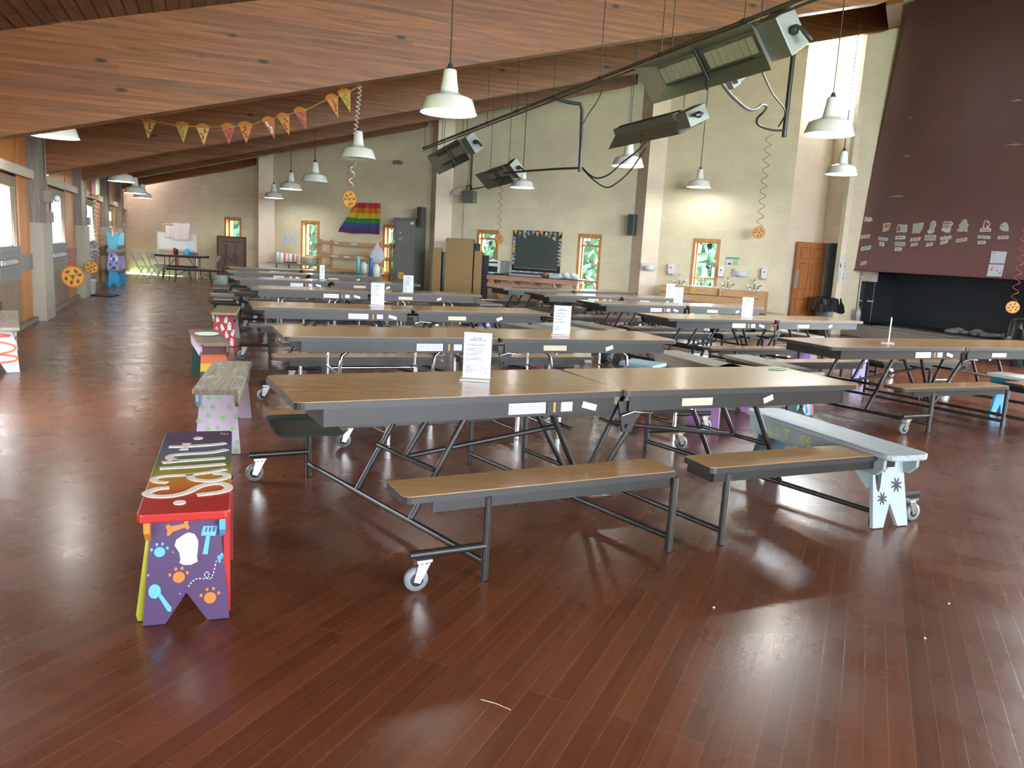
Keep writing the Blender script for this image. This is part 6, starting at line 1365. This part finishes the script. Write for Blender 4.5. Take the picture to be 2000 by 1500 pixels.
# storeroom shelf standing across the opening
dv_ = (P4 - Q1).normalized(); nv_ = Vector((-dv_.y, dv_.x, 0))
t = thing('wire_shelf', 'dark shelf with boxes glimpsed through the open doorway', 'shelf', Q1 + dv_ * .14 + nv_ * .62, math.atan2(dv_.y, dv_.x))
m = MB()
for x in (.02, .75): m.tube([(x, 0, 0), (x, 0, 1.9)], .012, 6); m.tube([(x, .35, 0), (x, .35, 1.9)], .012, 6)
m.build('upright', mat('shelf_steel', (.12, .13, .13), .4, .3), t); m = MB()
for z in (.78, 1.32): m.box(0, .78, -.01, .36, z, z + .025)
m.build('shelf_board', mat('shelf_pale', (.40, .42, .42), .5), t); 
for k, (x, z, sx, sz, c, lb) in enumerate(((.1, .81, .3, .22, (.10, .15, .12), 'dark green box on the storeroom shelf'), (.45, .81, .25, .34, (.25, .05, .04), 'dull red box on the storeroom shelf'), (.15, 1.35, .5, .18, (.28, .26, .24), 'grey box on the upper storeroom shelf'))):
    P = Q1 + dv_ * (.14 + x) + nv_ * .67 + V(0, 0, z); o = MB().box(0, sx, 0, .25, 0, sz).build('storage_box', pm('sbox%d' % k, c)); o.location = P; o.rotation_euler = (0, 0, math.atan2(dv_.y, dv_.x)); tag(o, lb, 'box')
# recycling notices on the pier by the door
PN = P4 - E2 * .012
for px, py, w, h, lb, kind in ((1642, 518, .20, .36, 'upper notice with a circular arrow sign on the pier by the door', 1), (1641, 541, .22, .24, 'lower notice sheet on the pier by the door', 0)):
    P = onpl(px, py, PN, E2); P += E1 * .05; t = thing('notice', lb, 'paper', P, math.atan2(E1.y, E1.x)); m = MB(); m.box(-w / 2, w / 2, -.006, 0, -h / 2, h / 2); m.build('sheet', PAPER, t)
    m = MB()
    if kind:
        for k in range(3):
            a0 = k * 2.1 + .4; m.prism([(.075 * math.cos(a0 + q_ * .25), .075 * math.sin(a0 + q_ * .25)) for q_ in range(7)] + [(.045 * math.cos(a0 + q_ * .25), .045 * math.sin(a0 + q_ * .25)) for q_ in range(6, -1, -1)], (0, -.006, .0), (1, 0, 0), (0, 0, 1), .002)
        m2 = MB(); m2.box(-.03, .05, -.009, -.004, h / 2 - .03, h / 2 + .02); m2.box(-.03, .04, -.009, -.004, -h / 2 - .0, -h / 2 + .03); m2.build('blue_tape', mat('tape_blue', (.06, .16, .36), .5), t)
    else:
        m.prism(ell(0, -.02, .04, .04, 12), (0, -.006, 0), (1, 0, 0), (0, 0, 1), .002); m.box(-.08, .08, -.008, -.006, .06, .068); m.box(-.08, .06, -.008, -.006, .08, .088)
    m.build('print', INK, t)
# bins with black liners
def bin_(P, label, H=.78, R=.27):
    t = thing('rubbish_bin', label, 'bin', P, 0, 'grey bins with black liners'); m = MB(); m.lathe([(0, 0), (R * .78, 0), (R * .95, H), (R * .9, H), (R * .74, .03), (0, .03)], 24); m.build('barrel', mat('bin_grey', (.085, .105, .12), .4), t)
    m = MB(); rr = random.Random(3); n = 40; prof = [(R * .8, H - .25), (R * .9, H - .02), (R * 1.0, H + .03), (R * 1.05, H), (R * 1.12, H - .12), (R * 1.22, H - .30)]
    vs = []
    for j, (r_, z) in enumerate(prof):
        for k in range(n): q_ = 1 + .03 * math.sin(k * .95 + j) * (j > 2) + .012 * math.sin(k * 2.1); vs.append((r_ * q_ * math.cos(2 * PI * k / n), r_ * q_ * math.sin(2 * PI * k / n), z + (.025 * math.sin(k * .7) if j > 3 else .0)))
    fs = [(j * n + k, j * n + (k + 1) % n, (j + 1) * n + (k + 1) % n, (j + 1) * n + k) for j in range(len(prof) - 1) for k in range(n)]
    m.add(vs, fs); m.build('liner', mat('liner_black', (.012, .014, .015), .18), t)
    return t
PB_ = atz(1611, 650); bin_(PB_, 'grey bin with a shiny black liner beside the open door', .80, .30)
hd = Vector((FD.x, FD.y, 0))
PB2 = FP0 + FD * 4.75 - E1 * .85; bin_(PB2, 'grey bin with a black liner at the right end of the hearth', .78, .3)
P = FP0 + FD * .22 - E1 * .2; P.z = .275; m = MB(); m.lathe([(0, 0), (.055, 0), (.058, .26), (.045, .30), (.03, .31), (.03, .35), (0, .35)], 16); m.tube([(-.03, 0, .34), (0, 0, .40), (.03, 0, .34)], .007, 6); o = m.build('flask', mat('lilac_flask', (.50, .43, .52), .35)); o.location = P; tag(o, 'lilac drinking flask standing on the hearth corner by the pier', 'flask')
# paper cut-outs on the maroon hood
def hood_frame(px, py):
    P, n = hoodP(px, py, .006); ux = Vector((FD.x, FD.y, 0)).normalized()
    if ux.x < 0: ux = -ux
    uy = n.cross(ux).normalized()
    if uy.z < 0: uy = -uy
    return P, ux, uy, n
def hood_px(P0_, n, ux, uy, px, py):
    q_ = onpl(px, py, P0_, n) - P0_; return (q_.dot(ux), q_.dot(uy))
CUT = mat('cutout_white', (.60, .57, .55), .6); CUTG = mat('cutout_green', (.40, .46, .35), .6); CUTB = mat('cutout_peach', (.58, .48, .42), .6); CUTY = mat('cutout_yellow', (.48, .46, .30), .6); CUTM = mat('cutout_mint', (.48, .54, .50), .6); CUTP = mat('cutout_pink', (.60, .46, .45), .6)
def cutout(pts, label, mt, extras=(), group='paper cut-outs on the maroon hood'):
    cx = sum(p[0] for p in pts) / len(pts); cy = sum(p[1] for p in pts) / len(pts); P0_, ux, uy, n = hood_frame(cx, cy)
    q_ = [hood_px(P0_, n, ux, uy, *p) for p in pts]; m = MB(); m.prism(q_, (0, 0, 0), ux, uy, .004); o = m.build('paper_cutout', mt); o.location = P0_; tag(o, label, 'paper', group)
    for em, epts in extras:
        m = MB(); m.prism([hood_px(P0_, n, ux, uy, *p) for p in epts], n * .004, ux, uy, .0025); m.build('print', em, o)
    return o
def wav(x0, y0, x1, y1, h, n=5, sl=2.5):
    """wavy little word label from (x0,y0) to (x1,y1), height h"""
    T_ = []; B_ = []
    for k in range(n + 1):
        u = k / n; x = x0 + (x1 - x0) * u; y = y0 + (y1 - y0) * u; wv = (.9 if k % 2 else -.6); T_.append((x + sl * .5, y - h / 2 + wv)); B_.append((x - sl * .5, y + h / 2 + wv * .7))
    return T_ + B_[::-1]
GINK = mat('faint_ink', (.30, .30, .29), .7)
def word(x0, y0, x1, y1, h, label, mt): cutout(wav(x0, y0, x1, y1, h), label, mt, [(GINK, wav(x0 + 3, y0, x1 - 3, y1, h * .28, 5, 1))])
cutout([(1689, 424), (1692, 423), (1696, 426), (1699, 423), (1704, 427), (1704, 431), (1697, 434), (1692, 432), (1688, 433)], 'small white cut-out at the upper left corner of the hood', CUT)
cutout([(1726, 436), (1740.5, 435), (1738, 444), (1735, 450), (1730, 452), (1723.5, 453)], 'cream card with red lines, first picture of the hood row', CUTB, [(mat('card_red', (.45, .16, .13), .6), [(1729, 438.5), (1738, 438), (1736.5, 444.5), (1727.5, 445)])])
cutout([(1753, 440), (1758, 437.5), (1761, 439), (1772.5, 439), (1771, 453), (1764, 454), (1758, 453), (1751, 454.5), (1752, 448)], 'grey card with a purple strip, second picture of the hood row', CUT, [(mat('card_purple', (.17, .09, .15), .6), [(1755, 441), (1758.5, 440), (1758, 452), (1753.5, 451.5)]), (CUTG, [(1761, 441), (1771, 441), (1769.5, 451.5), (1760, 451.5)])])
cutout([(1784, 436), (1790, 437), (1796, 435), (1805, 434.5), (1803, 443), (1800, 450), (1796, 456), (1788, 455), (1781, 456.5), (1782.5, 447)], 'pale green square card, third picture of the hood row', CUTG)
cutout([(1818, 434), (1824, 430.5), (1828, 433), (1828.5, 440), (1825, 446), (1825.5, 452), (1820, 456.5), (1813, 456), (1811, 452), (1816, 446)], 'tall sole-shaped cut-out, fourth picture of the hood row', CUTM, [(mat('sole_grey', (.36, .40, .39), .6), [(1819, 436), (1824, 433), (1826, 437), (1822, 446), (1822, 451), (1818, 450)])])
cutout([(1841, 435), (1846, 432), (1853, 433), (1858, 432), (1862.5, 437), (1858, 441), (1857, 449), (1855, 454.5), (1848, 454.5), (1843, 452), (1838, 451), (1840, 447), (1842, 441)], 'crest-shaped cut-out with a pink centre, fifth picture of the hood row', CUT, [(mat('card_pink', (.42, .28, .32), .6), [(1843, 439), (1857, 439), (1855, 446), (1843, 446)]), (mat('card_teal', (.14, .22, .24), .6), [(1842, 434.5), (1859, 434.5), (1858, 437.5), (1842, 437.5)])])
cutout([(1880, 430), (1885, 427.5), (1889.5, 430), (1889, 436), (1892.5, 438), (1889.5, 446), (1890.5, 451), (1887, 454), (1883, 451.5), (1878, 453), (1869.5, 452), (1870, 447), (1874, 446), (1872.5, 440), (1876, 436.5)], 'pale green leafy cut-out, sixth picture of the hood row', CUTG)
cutout([(1923, 431), (1928, 430), (1932.5, 433), (1934.5, 437), (1932, 442), (1931, 445.5), (1936, 446), (1935.5, 452.5), (1913, 453), (1915, 446), (1919, 445.5), (1921, 438)], 'cut-out with a red and purple glove on a white banner in the hood row', CUT, [(mat('glove_red', (.30, .04, .10), .6), [(1924, 432.5), (1928, 431.5), (1928, 438), (1926.5, 445), (1922, 444.5), (1923.5, 438)]), (mat('glove_blue', (.06, .05, .15), .6), [(1928, 437), (1932.5, 434.5), (1932.5, 438), (1929.5, 441.5)]), (GINK, [(1917, 447.5), (1933, 447.8), (1933, 450.5), (1916, 450)])])
cutout([(1955, 439), (1960, 434.5), (1966, 434.5), (1969.5, 440), (1970.5, 451), (1966, 452), (1958, 450.5), (1952, 445.5)], 'pale domed cut-out with a dark dot, last picture of the hood row', CUTM, [(INK, ell(1958.5, 442, 1.4, 1.4, 8))])
for a_ in (((1681, 463, 1699, 461, 7), 'peach word strip at the left edge of the hood below the corner cut-out', CUTB), ((1682, 486, 1701, 483, 8), 'grey white word strip at the left edge of the hood', CUTM), ((1681, 515, 1692, 512.5, 7), 'lowest lone peach word strip at the left edge of the hood', CUTP),
           ((1716, 465, 1734, 468, 6), 'upper word strip under the first hood picture', CUTM), ((1718, 475, 1727, 478, 7.5), 'lower short word strip under the first hood picture', CUT),
           ((1749, 464, 1768, 464, 7), 'top word strip under the second hood picture', CUT), ((1748, 475.5, 1768, 477, 8), 'middle word strip under the second hood picture', CUTG), ((1748, 486, 1761, 487, 7), 'bottom word strip under the second hood picture', CUT),
           ((1778, 468.5, 1798, 466, 7), 'upper word strip under the third hood picture', CUTB), ((1779, 478.5, 1792, 476.5, 6.5), 'lower word strip under the third hood picture', CUTP),
           ((1806, 464, 1828, 464.5, 11), 'large pale green word cut-out under the fourth hood picture', CUTG), ((1809, 478.5, 1822, 476.5, 7), 'small word strip under the fourth hood picture', CUTM),
           ((1837, 465.5, 1858, 463.5, 6.5), 'upper word strip under the crest-shaped hood picture', CUT), ((1837, 474.5, 1851, 471.5, 7), 'lower word strip under the crest-shaped hood picture', CUT),
           ((1868, 470, 1889, 467.5, 7.5), 'yellow word strip under the leafy hood picture', CUTY), ((1910, 462, 1934, 464, 6), 'upper word strip under the glove picture', CUTM), ((1910, 473.5, 1925, 473.5, 6.5), 'lower word strip under the glove picture', CUTM), ((1949, 464, 1970, 463.5, 6.5), 'pink word strip under the domed picture', CUTP)):
    word(*a_[0], a_[1], a_[2])
# wall calendar of two sheets
o = cutout([(1937, 490.5), (1967, 491.5), (1962, 515), (1933, 514)], 'upper sheet of the wall calendar on the maroon hood', PAPER, [(INK, [(1940, 493.5), (1943, 493.5), (1942.6, 495.2), (1939.6, 495.2)])], 'two calendar sheets')
o = cutout([(1932, 516), (1961.5, 517), (1956, 540.5), (1927, 539.5)], 'lower sheet of the wall calendar, with grey blocks of print', PAPER, [(GINK, [(1937, 521), (1939.5, 521), (1938, 529), (1935.5, 529)]), (GINK, [(1947, 526.5), (1949.5, 526.5), (1948.8, 530), (1946, 530)]), (GINK, [(1953.5, 530.5), (1955, 530.5), (1953.5, 536), (1951, 535)])], 'two calendar sheets')
# pale scuffs on the hood
for k, (x, y, w_, h_) in enumerate(((1778, 230, 8, 2.5), (1770, 306, 16, 4), (1985, 197, 26, 4), (1980, 283, 40, 3), (1751, 384, 34, 3))):
    P0_, ux, uy, n = hood_frame(x, y); m = MB(); m.prism([hood_px(P0_, n, ux, uy, *p) for p in [(x - w_ / 2, y + 1), (x - w_ * .1, y - h_ / 2), (x + w_ * .1, y - h_), (x + w_ / 2, y - .6), (x + w_ * .15, y + .6)]], P0_ + n * -.004, ux, uy, .002); o = m.build('paint_scuff', mat('scuff_grey', (.36, .31, .30), .6), None); o.parent = hood; o.matrix_parent_inverse = (Matrix.Translation(fp.location) @ Matrix.Rotation(fp.rotation_euler.z, 4, 'Z')).inverted()
# ------------------------------------------------------------------ outdoors seen through the windows
GRASS = mat('grass', (.22, .36, .14), .9, 0, .4, 3); LEAF = mat('leaf_green', (.034, .080, .058), .8, 0, .4, 2); TRUNK = mat('bark', (.08, .06, .04), .9)
m = MB(); m.add([(-60, -40, -.25), (60, -40, -.25), (60, 80, -.25), (-60, 80, -.25)], [(0, 1, 2, 3)]); m.add([(-60, -40, -.4), (60, -40, -.4), (60, 80, -.4), (-60, 80, -.4)], [(3, 2, 1, 0)]); o = m.build('ground', GRASS); structure(o)
def tree(P, h, r, seed, label):
    rr = random.Random(seed); t = thing('tree', label, 'tree', P, 0, 'trees outside the back windows'); m = MB(); m.tube([(0, 0, 0), (.1, 0, h * .5), (0, 0, h * .8)], [.16, .12, .05], 7); m.build('trunk', TRUNK, t)
    m = MB()
    for k in range(800):
        a = rr.random() * 2 * PI; u = rr.random() ** .5; zz = rr.random(); R_ = r * (1 - .55 * abs(zz - .4)) * u; c = V(R_ * math.cos(a), R_ * math.sin(a), h * (.12 + .88 * zz)); s_ = .12 + .16 * rr.random()
        n = V(rr.random() - .5, rr.random() - .5, rr.random() - .5).normalized(); x = n.orthogonal().normalized() * s_; y = n.cross(x).normalized() * s_ * .7
        m.add([c - x, c - y, c + x, c + y], [(0, 1, 2, 3)])
    m.build('crown', LEAF, t)
for k, (px, py, d_, h, r) in enumerate(((462, 470, 5., 3.3, 1.3), (611, 470, 5., 3.9, 1.6), (775, 480, 6., 3.6, 1.3), (958, 500, 7., 3.3, 1.6), (1152, 500, 7., 3.7, 1.9), (1380, 510, 7., 3.0, 1.5))):
    P = onB(px, py); d = V(P.x, P.y, 0).normalized(); P = P + d * d_; P.z = -.25
    tree(P, h, r, 40 + k, 'leafy tree outside, seen through the %s back window from the left' % ('first', 'second', 'third', 'fourth', 'fifth', 'sixth')[k])
# ------------------------------------------------------------------ light
W = bpy.data.worlds.new('sky'); SC.world = W; W.use_nodes = True; wt = W.node_tree; wt.nodes.clear()
wo = wt.nodes.new('ShaderNodeOutputWorld'); bg = wt.nodes.new('ShaderNodeBackground'); bg.inputs[0].default_value = (.86, .93, 1., 1); bg.inputs[1].default_value = 26.0; wt.links.new(bg.outputs[0], wo.inputs[0])
SC.view_settings.view_transform = 'Standard'; SC.view_settings.look = 'None'; SC.view_settings.gamma = 1.; SC.view_settings.exposure = 1.1; SC.view_settings.use_curve_mapping = False
SC.cycles.use_denoising = True
SC.cycles.max_bounces = 8; SC.cycles.diffuse_bounces = 5; SC.cycles.glossy_bounces = 4; SC.cycles.transparent_max_bounces = 12
SC.cycles.sample_clamp_indirect = 6.

def portal(A, d, s0, s1, z0, z1, n):
    la = bpy.data.lights.new('daylight_portal', 'AREA'); la.shape = 'RECTANGLE'; la.size = s1 - s0; la.size_y = z1 - z0; la.cycles.is_portal = True
    o = bpy.data.objects.new('daylight_portal', la); COL.objects.link(o); X = Vector(d); Z = -Vector(n); Y = Z.cross(X)
    Mx = Matrix.Identity(4)
    for i, a in enumerate((X, Y, Z)):
        for j in range(3): Mx[j][i] = a[j]
    Mx.translation = Vector(A) + X * (s0 + s1) / 2 + V(0, 0, (z0 + z1) / 2) - Z * 0; o.matrix_world = Mx
# area-light portals sit in the seen and added openings and only steer the sky sampling; they add no light
for h in RH: portal(FQ + E1 * .2, FD, h[0], h[1], h[2], h[3], -E1)
dF = (FB - FA).normalized(); nF = V(-dF.y, dF.x, 0)
for h in FH: portal(V(FA.x, FA.y, 0) + nF * .2, dF, h[0], h[1], h[2], h[3], -nF)
portal(Q0 + V(dQ.y, -dQ.x, 0) * -.2, dQ, 0, 1.6, SILL, SILL + 2.2, V(dQ.y, -dQ.x, 0))
for w in WIN: portal(PB0 + NB * .25, WBd, w[0], w[1], w[2], w[3], -NB)
for h in holes: portal(PL(sBeg) - LWn * .12, LWd, h[0], h[1], h[2], h[3], LWn)
